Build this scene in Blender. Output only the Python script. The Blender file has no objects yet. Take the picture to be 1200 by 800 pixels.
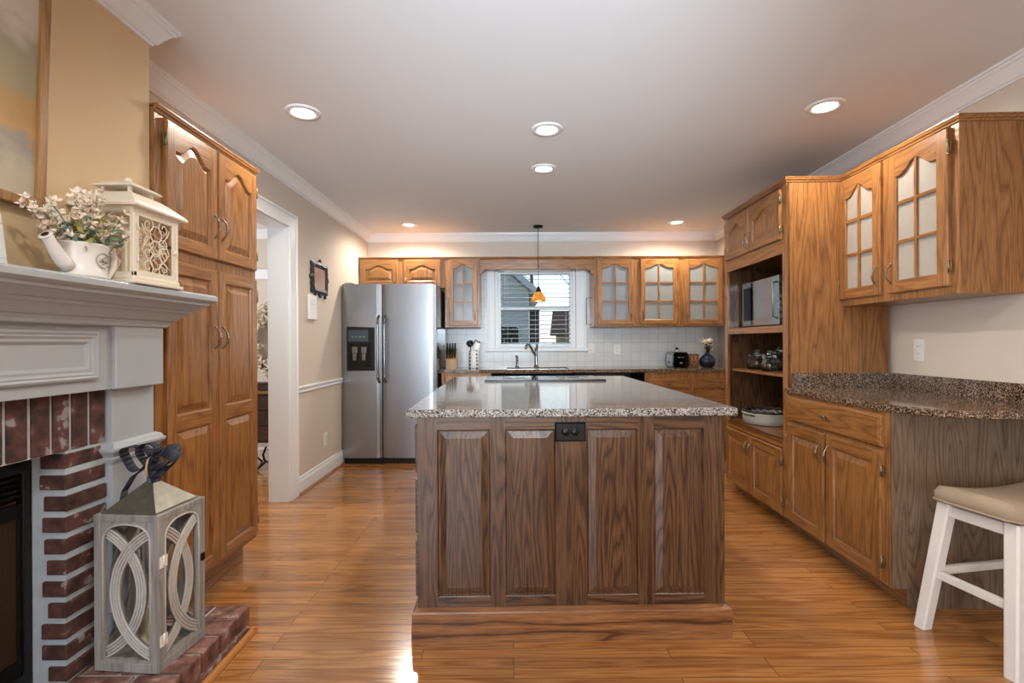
import bpy, bmesh, math, random
from mathutils import Vector, Matrix
random.seed(7)
S = bpy.context.scene
COL = S.collection
PI = math.pi

# ------------------------------------------------------------------ camera, world, big lights, exposure
cam = bpy.data.cameras.new('camera'); camo = bpy.data.objects.new('camera', cam); COL.objects.link(camo)
camo.location = (0, 0, 1.2); camo.rotation_euler = (PI/2, 0, 0)
camo.rotation_euler = (Matrix.Rotation(PI/2, 3, 'X') @ Matrix.Rotation(math.radians(-0.3), 3, 'Z')).to_euler()
cam.sensor_width = 36; cam.lens = 580/1200*36; cam.shift_y = 1/1200; cam.clip_start = 0.05
S.camera = camo
S.view_settings.view_transform = 'Standard'; S.view_settings.look = 'None'
S.view_settings.gamma = 1; S.view_settings.use_curve_mapping = False
S.view_settings.exposure = 0.2

W = bpy.data.worlds.new('sky'); S.world = W; W.use_nodes = True
wn = W.node_tree.nodes; wl = W.node_tree.links
bg = wn['Background']
sky = wn.new('ShaderNodeTexSky'); sky.sky_type = 'HOSEK_WILKIE'; sky.turbidity = 6; sky.ground_albedo = 0.4
sky.sun_direction = Vector((0.5, 0.5, 0.6)).normalized()
wl.new(sky.outputs[0], bg.inputs[0]); bg.inputs[1].default_value = 4.5

def area(name, loc, size, power, color, direction):
    l = bpy.data.lights.new(name, 'AREA'); l.shape = 'RECTANGLE'; l.size, l.size_y = size; l.energy = power; l.color = color
    o = bpy.data.objects.new(name, l); COL.objects.link(o); o.location = loc
    o.rotation_euler = Vector(direction).to_track_quat('-Z', 'Y').to_euler()
    return o
# daylight through the tall windows of the living area behind the photographer
area('rear_window_daylight', (-0.9, -3.55, 1.45), (1.5, 2.0), 85, (0.78, 0.88, 1.0), (0, 1, 0.12))
area('side_window_daylight', (-1.83, -1.9, 1.45), (2.0, 2.0), 85, (0.78, 0.88, 1.0), (1, 0, 0.15))
# added spot for fill behind the photographer, aimed at the ceiling like bounced flash
def fill_spot(loc, aim, power, deg, blend):
    up = bpy.data.lights.new('ceiling_fill_spot', 'SPOT'); up.energy = power; up.color = (0.72, 0.88, 1.0); up.spot_size = math.radians(deg); up.spot_blend = blend; up.shadow_soft_size = 0.2
    o = bpy.data.objects.new('ceiling_fill_spot', up); COL.objects.link(o); o.location = loc; o.rotation_euler = Vector(aim).to_track_quat('-Z', 'Y').to_euler()
# added fill panel above the yard, out of sight above the sink window
area('yard_fill', (0.3, 7.4, 3.6), (3.0, 2.0), 170, (0.85, 0.93, 1.0), (0, -1, -1.0))
fill_spot((0.3, -0.9, 1.6), (-0.6, 6.6, 1), 660, 56, 1.0)
# added fill for the dining room; no window stands behind it
area('dining_fill', (-4.45, 4.0, 1.5), (1.4, 1.4), 60, (0.9, 0.95, 1.0), (1, 0, 0))
CAN_POWER = 8.6
CAN_COLOR = (1.0, 0.89, 0.76)

# ------------------------------------------------------------------ materials
def lin(h):
    h = h.lstrip('#'); v = [int(h[i:i+2], 16)/255 for i in (0, 2, 4)]
    return tuple(c/12.92 if c <= 0.04045 else ((c+0.055)/1.055)**2.4 for c in v) + (1,)
def newmat(name):
    m = bpy.data.materials.new(name); m.use_nodes = True
    nt = m.node_tree; return m, nt, nt.nodes['Principled BSDF']
def N(nt, t, **k):
    n = nt.nodes.new(t)
    for a, b in k.items(): setattr(n, a, b)
    return n
def L(nt, a, b): nt.links.new(a, b)
def plain(name, col, rough=0.5, metal=0.0, spec=0.5, emit=None, es=0, coat=0, noise=0.0, nscale=20, bump=0, trans=0, ior=1.45, alpha=1):
    m, nt, b = newmat(name)
    c = lin(col) if isinstance(col, str) else tuple(col) + (1,)
    b.inputs['Base Color'].default_value = c; b.inputs['Roughness'].default_value = rough; b.inputs['Metallic'].default_value = metal
    b.inputs['Specular IOR Level'].default_value = spec; b.inputs['Coat Weight'].default_value = coat; b.inputs['Coat Roughness'].default_value = 0.08
    b.inputs['Transmission Weight'].default_value = trans; b.inputs['IOR'].default_value = ior; b.inputs['Alpha'].default_value = alpha
    if emit: b.inputs['Emission Color'].default_value = lin(emit); b.inputs['Emission Strength'].default_value = es
    if noise or bump:
        tc = N(nt, 'ShaderNodeTexCoord'); nz = N(nt, 'ShaderNodeTexNoise'); nz.inputs['Scale'].default_value = nscale; nz.inputs['Detail'].default_value = 4
        L(nt, tc.outputs['Object'], nz.inputs['Vector'])
        if noise:
            mx = N(nt, 'ShaderNodeMix', data_type='RGBA')
            mx.inputs[6].default_value = tuple(v*(1-noise) for v in c[:3]) + (1,); mx.inputs[7].default_value = tuple(min(1, v*(1+noise)) for v in c[:3]) + (1,)
            L(nt, nz.outputs[0], mx.inputs[0]); L(nt, mx.outputs[2], b.inputs['Base Color'])
        if bump:
            bp = N(nt, 'ShaderNodeBump'); bp.inputs['Strength'].default_value = bump; bp.inputs['Distance'].default_value = 0.002
            L(nt, nz.outputs[0], bp.inputs['Height']); L(nt, bp.outputs[0], b.inputs['Normal'])
    return m
def ramp(nt, stops):
    r = N(nt, 'ShaderNodeValToRGB'); e = r.color_ramp.elements
    while len(e) < len(stops): e.new(0.5)
    for i, (p, c) in enumerate(stops):
        e[i].position = p; e[i].color = lin(c) if isinstance(c, str) else c
    return r
def math_n(nt, op, a, b=None):
    n = N(nt, 'ShaderNodeMath', operation=op)
    for i, v in enumerate((a, b)):
        if v is None: continue
        if isinstance(v, (int, float)): n.inputs[i].default_value = v
        else: L(nt, v, n.inputs[i])
    return n.outputs[0]
def wood(name, axis, light, mid, dark, rough=0.32, rings=9.0, across=11.0, along=0.085, porestr=0.55, coat=0.25, contrast=0.5):
    """Oak: cathedral growth rings from contours of a stretched noise, plus short dark pores along the grain."""
    m, nt, b = newmat(name)
    tc = N(nt, 'ShaderNodeTexCoord'); oi = N(nt, 'ShaderNodeObjectInfo')
    off = N(nt, 'ShaderNodeVectorMath', operation='MULTIPLY_ADD')
    cx = N(nt, 'ShaderNodeCombineXYZ')
    for i, k in enumerate((13.1, 7.7, 19.3)): L(nt, math_n(nt, 'MULTIPLY', oi.outputs['Random'], k), cx.inputs[i])
    L(nt, tc.outputs['Object'], off.inputs[0]); off.inputs[1].default_value = (1, 1, 1); L(nt, cx.outputs[0], off.inputs[2])
    ai = 'XYZ'.index(axis)
    mp = N(nt, 'ShaderNodeMapping'); s = [across]*3; s[ai] = along*across; mp.inputs['Scale'].default_value = s
    L(nt, off.outputs[0], mp.inputs['Vector'])
    n1 = N(nt, 'ShaderNodeTexNoise'); n1.inputs['Scale'].default_value = 1.0; n1.inputs['Detail'].default_value = 0.6; n1.inputs['Distortion'].default_value = 0.15
    L(nt, mp.outputs[0], n1.inputs['Vector'])
    mpw = N(nt, 'ShaderNodeMapping'); s = [70]*3; s[ai] = 5; mpw.inputs['Scale'].default_value = s; L(nt, off.outputs[0], mpw.inputs['Vector'])
    nw = N(nt, 'ShaderNodeTexNoise'); nw.inputs['Scale'].default_value = 1; nw.inputs['Detail'].default_value = 3; L(nt, mpw.outputs[0], nw.inputs['Vector'])
    ph = math_n(nt, 'ADD', math_n(nt, 'MULTIPLY', n1.outputs[0], rings), math_n(nt, 'MULTIPLY', nw.outputs[0], 0.6))
    fr = math_n(nt, 'FRACT', ph)
    r = ramp(nt, [(0.0, mid), (0.3, light), (0.66, mid), (0.80, dark), (0.88, dark), (0.95, mid)]); L(nt, fr, r.inputs[0])
    soft = N(nt, 'ShaderNodeMix', data_type='RGBA'); soft.inputs[0].default_value = contrast; soft.inputs[6].default_value = lin(mid); L(nt, r.outputs[0], soft.inputs[7])
    mp2 = N(nt, 'ShaderNodeMapping'); s2 = [300]*3; s2[ai] = 11; mp2.inputs['Scale'].default_value = s2; L(nt, off.outputs[0], mp2.inputs['Vector'])
    n2 = N(nt, 'ShaderNodeTexNoise'); n2.inputs['Scale'].default_value = 1; n2.inputs['Detail'].default_value = 2; L(nt, mp2.outputs[0], n2.inputs['Vector'])
    pr = ramp(nt, [(0.34, (0, 0, 0, 1)), (0.56, (1, 1, 1, 1))]); L(nt, n2.outputs[0], pr.inputs[0])
    mx = N(nt, 'ShaderNodeMix', data_type='RGBA'); mx.inputs[6].default_value = lin(dark); L(nt, soft.outputs[2], mx.inputs[7])
    L(nt, math_n(nt, 'MULTIPLY_ADD', pr.outputs[0], porestr), mx.inputs[0])
    mx.inputs[0].links[0].from_node.inputs[2].default_value = 1-porestr
    n3 = N(nt, 'ShaderNodeTexNoise'); n3.inputs['Scale'].default_value = 2.2; n3.inputs['Detail'].default_value = 1; L(nt, off.outputs[0], n3.inputs['Vector'])
    hs = N(nt, 'ShaderNodeHueSaturation'); L(nt, mx.outputs[2], hs.inputs['Color'])
    L(nt, math_n(nt, 'MULTIPLY_ADD', n3.outputs[0], 0.3), hs.inputs['Value']); hs.inputs['Value'].links[0].from_node.inputs[2].default_value = 0.86
    L(nt, hs.outputs[0], b.inputs['Base Color'])
    b.inputs['Roughness'].default_value = rough; b.inputs['Coat Weight'].default_value = coat; b.inputs['Coat Roughness'].default_value = 0.22
    bp = N(nt, 'ShaderNodeBump'); bp.inputs['Strength'].default_value = 0.15; bp.inputs['Distance'].default_value = 0.001
    L(nt, pr.outputs[0], bp.inputs['Height']); L(nt, bp.outputs[0], b.inputs['Normal'])
    return m
OAK = ('#b27e49', '#986637', '#5f3a1b')
oakv = wood('oak_upright_grain', 'Z', *OAK); oakh = wood('oak_level_grain', 'X', *OAK); oakd = wood('oak_deep_grain', 'Y', *OAK)
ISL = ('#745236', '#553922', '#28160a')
islv = wood('stained_and_shaded_oak_upright', 'Z', *ISL, rings=13, across=15, along=.075, contrast=.68, porestr=.62); islh = wood('stained_oak_level_grain', 'X', *ISL, rings=10, contrast=.75)
PLI = ('#a06c43', '#84552f', '#4a2915')
plih = wood('baseboard_oak', 'X', *PLI, rings=8, across=7, along=.16, contrast=.95)
PNL = ('#8c735c', '#78624d', '#4b3828')
pnlv = wood('daylit_oak_panel', 'Z', *PNL, rings=12, along=.11, contrast=.6)  # oak greyed: cool daylight on the panel is put into the colour
def floor_mat():
    m, nt, b = newmat('oak_strip_floor')
    tc = N(nt, 'ShaderNodeTexCoord')
    br = N(nt, 'ShaderNodeTexBrick'); br.inputs['Scale'].default_value = 1; br.inputs['Brick Width'].default_value = 0.95; br.inputs['Row Height'].default_value = 0.057
    br.inputs['Mortar Size'].default_value = 0.0011; br.inputs['Mortar Smooth'].default_value = 0.3; br.offset = 0.37; br.offset_frequency = 3
    br.inputs['Color1'].default_value = (0, 0, 0, 1); br.inputs['Color2'].default_value = (1, 1, 1, 1); br.inputs['Mortar'].default_value = (0.5, 0.5, 0.5, 1)
    L(nt, tc.outputs['Object'], br.inputs['Vector'])
    cx = N(nt, 'ShaderNodeCombineXYZ'); L(nt, math_n(nt, 'MULTIPLY', br.outputs['Color'], 37.0), cx.inputs[2]); L(nt, math_n(nt, 'MULTIPLY', br.outputs['Color'], 11.0), cx.inputs[0])
    ad = N(nt, 'ShaderNodeVectorMath', operation='ADD'); L(nt, tc.outputs['Object'], ad.inputs[0]); L(nt, cx.outputs[0], ad.inputs[1])
    mp = N(nt, 'ShaderNodeMapping'); mp.inputs['Scale'].default_value = (1.0, 16, 16); L(nt, ad.outputs[0], mp.inputs['Vector'])
    n1 = N(nt, 'ShaderNodeTexNoise'); n1.inputs['Scale'].default_value = 1; n1.inputs['Detail'].default_value = 2; n1.inputs['Distortion'].default_value = 0.4; L(nt, mp.outputs[0], n1.inputs['Vector'])
    fr = math_n(nt, 'FRACT', math_n(nt, 'MULTIPLY', n1.outputs[0], 7.0))
    r = ramp(nt, [(0.0, '#965f30'), (0.3, '#ad7641'), (0.6, '#b67e49'), (0.9, '#9c6635'), (1.0, '#965f30')]); L(nt, fr, r.inputs[0])
    mp2 = N(nt, 'ShaderNodeMapping'); mp2.inputs['Scale'].default_value = (8, 300, 300); L(nt, ad.outputs[0], mp2.inputs['Vector'])
    n2 = N(nt, 'ShaderNodeTexNoise'); n2.inputs['Scale'].default_value = 1; L(nt, mp2.outputs[0], n2.inputs['Vector'])
    hs = N(nt, 'ShaderNodeHueSaturation'); L(nt, r.outputs[0], hs.inputs['Color'])
    v1 = math_n(nt, 'MULTIPLY', br.outputs['Color'], 0.32); v2 = math_n(nt, 'MULTIPLY', n2.outputs[0], 0.3)
    L(nt, math_n(nt, 'ADD', math_n(nt, 'ADD', v1, v2), 0.66), hs.inputs['Value'])
    mx = N(nt, 'ShaderNodeMix', data_type='RGBA'); L(nt, br.outputs['Fac'], mx.inputs[0]); L(nt, hs.outputs[0], mx.inputs[6]); mx.inputs[7].default_value = lin('#4a2b14')
    L(nt, mx.outputs[2], b.inputs['Base Color'])
    b.inputs['Roughness'].default_value = 0.2; b.inputs['Coat Weight'].default_value = 0.5; b.inputs['Coat Roughness'].default_value = 0.12
    n3 = N(nt, 'ShaderNodeTexNoise'); n3.inputs['Scale'].default_value = 9; L(nt, tc.outputs['Object'], n3.inputs['Vector'])
    bp = N(nt, 'ShaderNodeBump'); bp.inputs['Strength'].default_value = 0.05; bp.inputs['Distance'].default_value = 0.004; L(nt, n3.outputs[0], bp.inputs['Height'])
    L(nt, bp.outputs[0], b.inputs['Normal']); L(nt, bp.outputs[0], b.inputs['Coat Normal'])
    return m
floorm = floor_mat()
def granite_mat(name, stops, rough=0.07):
    m, nt, b = newmat(name)
    tc = N(nt, 'ShaderNodeTexCoord')
    v = N(nt, 'ShaderNodeTexVoronoi'); v.inputs['Scale'].default_value = 250; v.inputs['Randomness'].default_value = 1; L(nt, tc.outputs['Object'], v.inputs['Vector'])
    sp = N(nt, 'ShaderNodeSeparateColor'); L(nt, v.outputs['Color'], sp.inputs[0])
    n = N(nt, 'ShaderNodeTexNoise'); n.inputs['Scale'].default_value = 70; n.inputs['Detail'].default_value = 3; L(nt, tc.outputs['Object'], n.inputs['Vector'])
    a = math_n(nt, 'ADD', math_n(nt, 'MULTIPLY', sp.outputs[0], 0.62), math_n(nt, 'MULTIPLY', n.outputs[0], 0.4))
    r = ramp(nt, stops); r.color_ramp.interpolation = 'CONSTANT'; L(nt, a, r.inputs[0]); L(nt, r.outputs[0], b.inputs['Base Color'])
    b.inputs['Roughness'].default_value = rough; b.inputs['Specular IOR Level'].default_value = 0.6
    return m
granite = granite_mat('speckled_granite', [(0, '#26262a'), (.3, '#4d4845'), (.40, '#80766d'), (.54, '#a2988f'), (.68, '#98999a'), (.8, '#c3c0ba')])
granite_d = granite_mat('brown_speckled_granite', [(0, '#17130f'), (.34, '#3a2c22'), (.48, '#6a5240'), (.62, '#8d745d'), (.76, '#b09880'), (.88, '#cbb9a4')])
def wallpaint(name, c): return plain(name, c, rough=0.85, spec=0.25, noise=0.02, nscale=6, bump=0.05)
paint = wallpaint('beige_wall_paint', '#cfc3b5')
paint_c = wallpaint('warm_lit_chimney_paint', '#d6bd98')  # wall paint made tanner: warm lamplight is put into the colour
ceilm = wallpaint('white_ceiling_paint', '#e2e4e7')
whitep = plain('white_trim_paint', '#e6e8ea', rough=0.35, noise=0.02)
mantelp = plain('shaded_white_mantel_paint', '#abb1b7', rough=0.4, noise=0.02)  # white paint greyed: the mantel's shade is put into the colour
def tile_mat():
    m, nt, b = newmat('white_square_tile')
    tc = N(nt, 'ShaderNodeTexCoord'); mp = N(nt, 'ShaderNodeMapping'); mp.inputs['Rotation'].default_value = (-PI/2, 0, 0); L(nt, tc.outputs['Object'], mp.inputs['Vector'])
    br = N(nt, 'ShaderNodeTexBrick'); br.offset = 0; br.inputs['Scale'].default_value = 1; br.inputs['Brick Width'].default_value = 0.108; br.inputs['Row Height'].default_value = 0.108
    br.inputs['Mortar Size'].default_value = 0.0022; br.inputs['Color1'].default_value = lin('#d4d5d4'); br.inputs['Color2'].default_value = lin('#cdcecd'); br.inputs['Mortar'].default_value = lin('#b4b5b6')
    L(nt, mp.outputs[0], br.inputs['Vector']); L(nt, br.outputs['Color'], b.inputs['Base Color']); b.inputs['Roughness'].default_value = 0.18
    bp = N(nt, 'ShaderNodeBump'); bp.invert = True; bp.inputs['Strength'].default_value = 0.4; bp.inputs['Distance'].default_value = 0.002; L(nt, br.outputs['Fac'], bp.inputs['Height']); L(nt, bp.outputs[0], b.inputs['Normal'])
    return m
tilem = tile_mat()
def brick_mat(name='dark_red_brick', stops=[(0.30, '#2a1c1b'), (0.5, '#50322e'), (0.61, '#633f39'), (0.66, '#8d8988')]):
    m, nt, b = newmat(name)
    tc = N(nt, 'ShaderNodeTexCoord'); n = N(nt, 'ShaderNodeTexNoise'); n.inputs['Scale'].default_value = 20; n.inputs['Detail'].default_value = 8; L(nt, tc.outputs['Object'], n.inputs['Vector'])
    r = ramp(nt, stops); L(nt, n.outputs[0], r.inputs[0]); L(nt, r.outputs[0], b.inputs['Base Color'])
    b.inputs['Roughness'].default_value = 0.8
    n2 = N(nt, 'ShaderNodeTexNoise'); n2.inputs['Scale'].default_value = 60; n2.inputs['Detail'].default_value = 5; L(nt, tc.outputs['Object'], n2.inputs['Vector'])
    bp = N(nt, 'ShaderNodeBump'); bp.inputs['Strength'].default_value = 0.5; bp.inputs['Distance'].default_value = 0.006; L(nt, n2.outputs[0], bp.inputs['Height']); L(nt, bp.outputs[0], b.inputs['Normal'])
    return m
brickm = brick_mat()
hearthm = brick_mat('washed_red_brick', [(0.30, '#4a302b'), (0.48, '#785145'), (0.6, '#8d675a'), (0.70, '#b39f95')])
mortar = plain('pale_mortar', '#b3bec4', rough=0.9, noise=0.15, nscale=30, bump=0.8)
def steel_mat(name, col, rough, axis='X'):
    m, nt, b = newmat(name)
    b.inputs['Base Color'].default_value = lin(col); b.inputs['Metallic'].default_value = 1
    tc = N(nt, 'ShaderNodeTexCoord'); mp = N(nt, 'ShaderNodeMapping'); s = [400]*3; s['XYZ'.index(axis)] = 3; mp.inputs['Scale'].default_value = s; L(nt, tc.outputs['Object'], mp.inputs['Vector'])
    n = N(nt, 'ShaderNodeTexNoise'); n.inputs['Scale'].default_value = 1; L(nt, mp.outputs[0], n.inputs['Vector'])
    L(nt, math_n(nt, 'MULTIPLY_ADD', n.outputs[0], 0.12), b.inputs['Roughness']); b.inputs['Roughness'].links[0].from_node.inputs[2].default_value = rough
    bp = N(nt, 'ShaderNodeBump'); bp.inputs['Strength'].default_value = 0.06; bp.inputs['Distance'].default_value = 0.001; L(nt, n.outputs[0], bp.inputs['Height']); L(nt, bp.outputs[0], b.inputs['Normal'])
    return m
steel = steel_mat('brushed_stainless_steel', '#9fa2a6', 0.24)
polished = steel_mat('polished_steel', '#c4c6c8', 0.07)
pewter = plain('aged_pewter', '#8c8379', rough=0.32, metal=1, noise=0.2, nscale=60)
brass = plain('antique_brass_hinge', '#97876b', rough=0.35, metal=1, noise=.1, nscale=50)
chrome = plain('dark_chrome', '#8d8f92', rough=0.18, metal=1)
black = plain('black_plastic', '#0c0d0e', rough=0.3, noise=.1)
blackgloss = plain('black_glass', '#060708', rough=0.04)
iron = plain('black_wrought_iron', '#171514', rough=0.5, metal=.6, noise=.2)
fridge_side = plain('dark_grey_enamel', '#2c3033', rough=0.12)
frost = plain('milky_obscured_glass', '#a8a298', rough=0.22, noise=.04, nscale=40, bump=.15)
frost_b = plain('grey_obscured_glass', '#8e8f8c', rough=.18, noise=.06, nscale=30, bump=.2)
frost_c = plain('ribbed_obscured_glass', '#8b9093', rough=0.15, noise=.08, nscale=25, bump=.25)
clear = plain('clear_glass', '#eef4f2', rough=0.02, trans=1, ior=1.45)
winglass = plain('window_glass', '#f4f8f8', rough=0.0, trans=1, ior=1.02)
plate_w = plain('white_plastic_plate', '#e6e3dd', rough=0.35, noise=.01)
cream = plain('distressed_cream_paint', '#e9dfcd', rough=0.5, noise=0.06, nscale=35)
greyw = wood('whitewashed_grey_wood', 'Z', '#aaa7a3', '#97938e', '#77726d', rough=.6, rings=5, across=14, coat=0, porestr=.45, contrast=.6)
greyl = plain('pale_limed_strip', '#bdb9b3', rough=.6, noise=.18, nscale=60)
tin = plain('mottled_tin', '#8d8a80', rough=0.4, metal=.8, noise=.35, nscale=40)
ribbonm = plain('sheer_navy_ribbon', '#2b2e3b', rough=0.6, noise=.2, alpha=.9)
fabric = plain('taupe_woven_fabric', '#a3907b', rough=0.9, noise=.12, nscale=220, bump=.4)
stoolw = plain('whitewashed_stool_wood', '#e1dbd4', rough=0.45, noise=.05, nscale=25)

# ------------------------------------------------------------------ mesh builder and scene helpers
class MB:
    count = 0
    def __init__(s): s.bm = bmesh.new()
    def faces(s, vs, fs, mi=0, smooth=False):
        bv = [s.bm.verts.new(v) for v in vs]
        for f in fs:
            try:
                q = s.bm.faces.new([bv[i] for i in f]); q.material_index = mi; q.smooth = smooth
            except ValueError: pass
        return bv
    def box(s, x0, x1, y0, y1, z0, z1, bev=0, mi=0, seg=2, M=None):
        MB.count += 1; e = (MB.count % 9)*.00009     # no two boxes share a face plane exactly
        x0, x1 = sorted((x0, x1)); y0, y1 = sorted((y0, y1)); z0, z1 = sorted((z0, z1)); x0 -= e; y0 -= e; x1 += e; y1 += e; z1 += e; z0 -= e*(z0 > .002)
        vs = [(x0,y0,z0),(x1,y0,z0),(x1,y1,z0),(x0,y1,z0),(x0,y0,z1),(x1,y0,z1),(x1,y1,z1),(x0,y1,z1)]
        if M is not None: vs = [M @ Vector(v) for v in vs]
        n0 = len(s.bm.faces)
        bv = s.faces(vs, [(0,3,2,1),(4,5,6,7),(0,1,5,4),(1,2,6,5),(2,3,7,6),(3,0,4,7)], mi)
        if bev:
            es = {e for v in bv for e in v.link_edges}
            r = bmesh.ops.bevel(s.bm, geom=list(es), offset=bev, segments=seg, profile=0.5, affect='EDGES', clamp_overlap=True)
            for f in r['faces']: f.material_index = mi
        return s
    def tube(s, pts, r, n=8, closed=False, mi=0, caps=True, flat=1.0):
        pts = [Vector(p) for p in pts]; m = len(pts)
        rs = list(r) if isinstance(r, (list, tuple)) else [r]*m
        rings = []; up = None
        for i, p in enumerate(pts):
            if closed: t = pts[(i+1) % m]-pts[i-1]
            else: t = pts[min(i+1, m-1)]-pts[max(i-1, 0)]
            if t.length < 1e-9: t = Vector((0,0,1))
            t.normalize()
            if up is None:
                up = Vector((0,0,1)) if abs(t.z) < 0.9 else Vector((0,1,0))
            u = up-t*up.dot(t)
            if u.length < 1e-6: u = t.orthogonal()
            u.normalize(); up = u; w = t.cross(u)
            rings.append([s.bm.verts.new(p+u*(rs[i]*math.cos(2*PI*k/n))+w*(rs[i]*flat*math.sin(2*PI*k/n))) for k in range(n)])
        for i in range(m if closed else m-1):
            a, b = rings[i], rings[(i+1) % m]
            for k in range(n):
                f = s.bm.faces.new((a[k], a[(k+1) % n], b[(k+1) % n], b[k])); f.material_index = mi; f.smooth = True
        if caps and not closed:
            for q, rv in ((rings[0], True), (rings[-1], False)):
                f = s.bm.faces.new(list(reversed(q)) if not rv else q); f.material_index = mi
        return s
    def lathe(s, prof, c=(0,0,0), n=24, mi=0, smooth=True, sx=1, sy=1, M=None):
        rings = []
        for r, z in prof:
            if r < 1e-6: v = [Vector((c[0], c[1], c[2]+z))]
            else: v = [Vector((c[0]+sx*r*math.cos(2*PI*k/n), c[1]+sy*r*math.sin(2*PI*k/n), c[2]+z)) for k in range(n)]
            rings.append([s.bm.verts.new(M @ q if M is not None else q) for q in v])
        for a, b in zip(rings, rings[1:]):
            for k in range(n):
                k2 = (k+1) % n
                if len(a) == 1 and len(b) == 1: continue
                if len(a) == 1: q = (a[0], b[k2], b[k])
                elif len(b) == 1: q = (a[k], a[k2], b[0])
                else: q = (a[k], a[k2], b[k2], b[k])
                f = s.bm.faces.new(q); f.material_index = mi; f.smooth = smooth
        return s
    def ball(s, c, r, n=10, mi=0, sx=1, sy=1, sz=1):
        prof = [(r*math.sin(PI*i/n), -r*sz*math.cos(PI*i/n)) for i in range(n+1)]
        prof[0] = (0, -r*sz); prof[-1] = (0, r*sz)
        return s.lathe(prof, c, n=max(8, n), mi=mi, sx=sx, sy=sy)
    def prism(s, pts, z0, z1, mi=0, axis='Z', bev=0):
        """extrude a 2D outline; axis Z: pts=(x,y); axis Y: pts=(x,z) between y=z0 and y=z1; axis X: pts=(y,z)"""
        def mk(p, h):
            return (p[0], p[1], h) if axis == 'Z' else ((p[0], h, p[1]) if axis == 'Y' else (h, p[0], p[1]))
        n = len(pts); a = [s.bm.verts.new(mk(p, z0)) for p in pts]; b = [s.bm.verts.new(mk(p, z1)) for p in pts]
        fs = [s.bm.faces.new(list(reversed(a))), s.bm.faces.new(b)]
        for i in range(n): fs.append(s.bm.faces.new((a[i], a[(i+1) % n], b[(i+1) % n], b[i])))
        for f in fs: f.material_index = mi
        if bev:
            es = {e for v in b for e in v.link_edges if e.other_vert(v) in b} | {e for v in a for e in v.link_edges if e.other_vert(v) in a}
            r = bmesh.ops.bevel(s.bm, geom=list(es), offset=bev, segments=2, profile=0.5, affect='EDGES')
            for f in r['faces']: f.material_index = mi
        return s
    def sweep(s, prof, path, closed=False, mi=0):
        """mitred moulding: prof = (out, z) outline, path = (x, y) polyline, out is to the right of the walking direction"""
        P = [Vector((p[0], p[1])) for p in path]; m = len(P); rings = []
        for i in range(m):
            d0 = (P[i]-P[i-1]).normalized() if (i > 0 or closed) else None
            d1 = (P[(i+1) % m]-P[i]).normalized() if (i < m-1 or closed) else None
            if d0 is None: d0 = d1
            if d1 is None: d1 = d0
            n0 = Vector((d0.y, -d0.x)); n1 = Vector((d1.y, -d1.x)); b = n0+n1; b = b/(b.dot(n0))
            rings.append([s.bm.verts.new((P[i].x+b.x*o, P[i].y+b.y*o, z)) for o, z in prof])
        k = len(prof)
        for i in range(m if closed else m-1):
            a, b = rings[i], rings[(i+1) % m]
            for j in range(k):
                f = s.bm.faces.new((a[j], a[(j+1) % k], b[(j+1) % k], b[j])); f.material_index = mi
        if not closed:
            s.bm.faces.new(rings[0]).material_index = mi; s.bm.faces.new(list(reversed(rings[-1]))).material_index = mi
        return s
def obj(name, mb, mats, parent=None, smooth=False, kind=None, label=None, fix=True):
    if fix: bmesh.ops.recalc_face_normals(mb.bm, faces=mb.bm.faces)
    me = bpy.data.meshes.new(name); mb.bm.to_mesh(me); mb.bm.free()
    for m in (mats if isinstance(mats, (list, tuple)) else [mats]): me.materials.append(m)
    o = bpy.data.objects.new(name, me); COL.objects.link(o)
    if parent is not None: o.parent = parent
    if smooth:
        for p in me.polygons: p.use_smooth = True
    if kind: o['kind'] = kind
    if label: o['label'] = label
    return o
def tag(o, label, cat, group=None):
    o['label'] = label; o['category'] = cat
    if group: o['group'] = group
    return o
def thing(name, label, cat, loc=(0,0,0), rotz=0, group=None):
    o = bpy.data.objects.new(name, None); COL.objects.link(o); o.location = loc; o.rotation_euler = (0,0,rotz); o.empty_display_size = 0.05
    return tag(o, label, cat, group)
def struct(name, mb, mats, parent=None): return obj(name, mb, mats, parent, kind='structure')
def copy_tree(o, parent=None):
    c = o.copy(); COL.objects.link(c)
    if parent is not None: c.parent = parent
    for ch in list(o.children): copy_tree(ch, c)
    return c
def arc(c, r, a0, a1, n): return [(c[0]+r*math.cos(a0+(a1-a0)*i/n), c[1]+r*math.sin(a0+(a1-a0)*i/n)) for i in range(n+1)]

H = 2.48
def rx(y): return 2.272+0.027*y      # right wall
RROT = -PI/2-math.atan(0.027)
BY = 5.85

# ------------------------------------------------------------------ the room shell
m = MB(); m.box(-5, 3.2, -4, 6.05, -0.1, 0); struct('floor', m, floorm)
m = MB(); m.box(-5, 3.2, -4, 6.05, H, H+0.15); struct('ceiling', m, ceilm)
m = MB(); m.box(-1.845, -1.70, -.9, 2.70, 0, H); m.box(-1.845, -1.70, -4, -2.9, 0, H); m.box(-1.845, -1.70, -2.9, -.9, 0, .42); m.box(-1.845, -1.70, -2.9, -.9, 2.4, H); m.box(-1.845, -1.70, 3.77, 6.05, 0, H); m.box(-1.845, -1.70, 2.70, 3.77, 2.10, H); struct('wall_left', m, paint)
WX0, WX1, WZ0, WZ1 = -0.2, 0.757, 1.13, 2.075
m = MB()
m.box(-1.70, WX0, BY, BY+0.2, 0, H); m.box(WX1, 2.9, BY, BY+0.2, 0, H); m.box(WX0, WX1, BY, BY+0.2, 0, WZ0); m.box(WX0, WX1, BY, BY+0.2, WZ1, H)
wb = struct('wall_back', m, paint)
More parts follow.
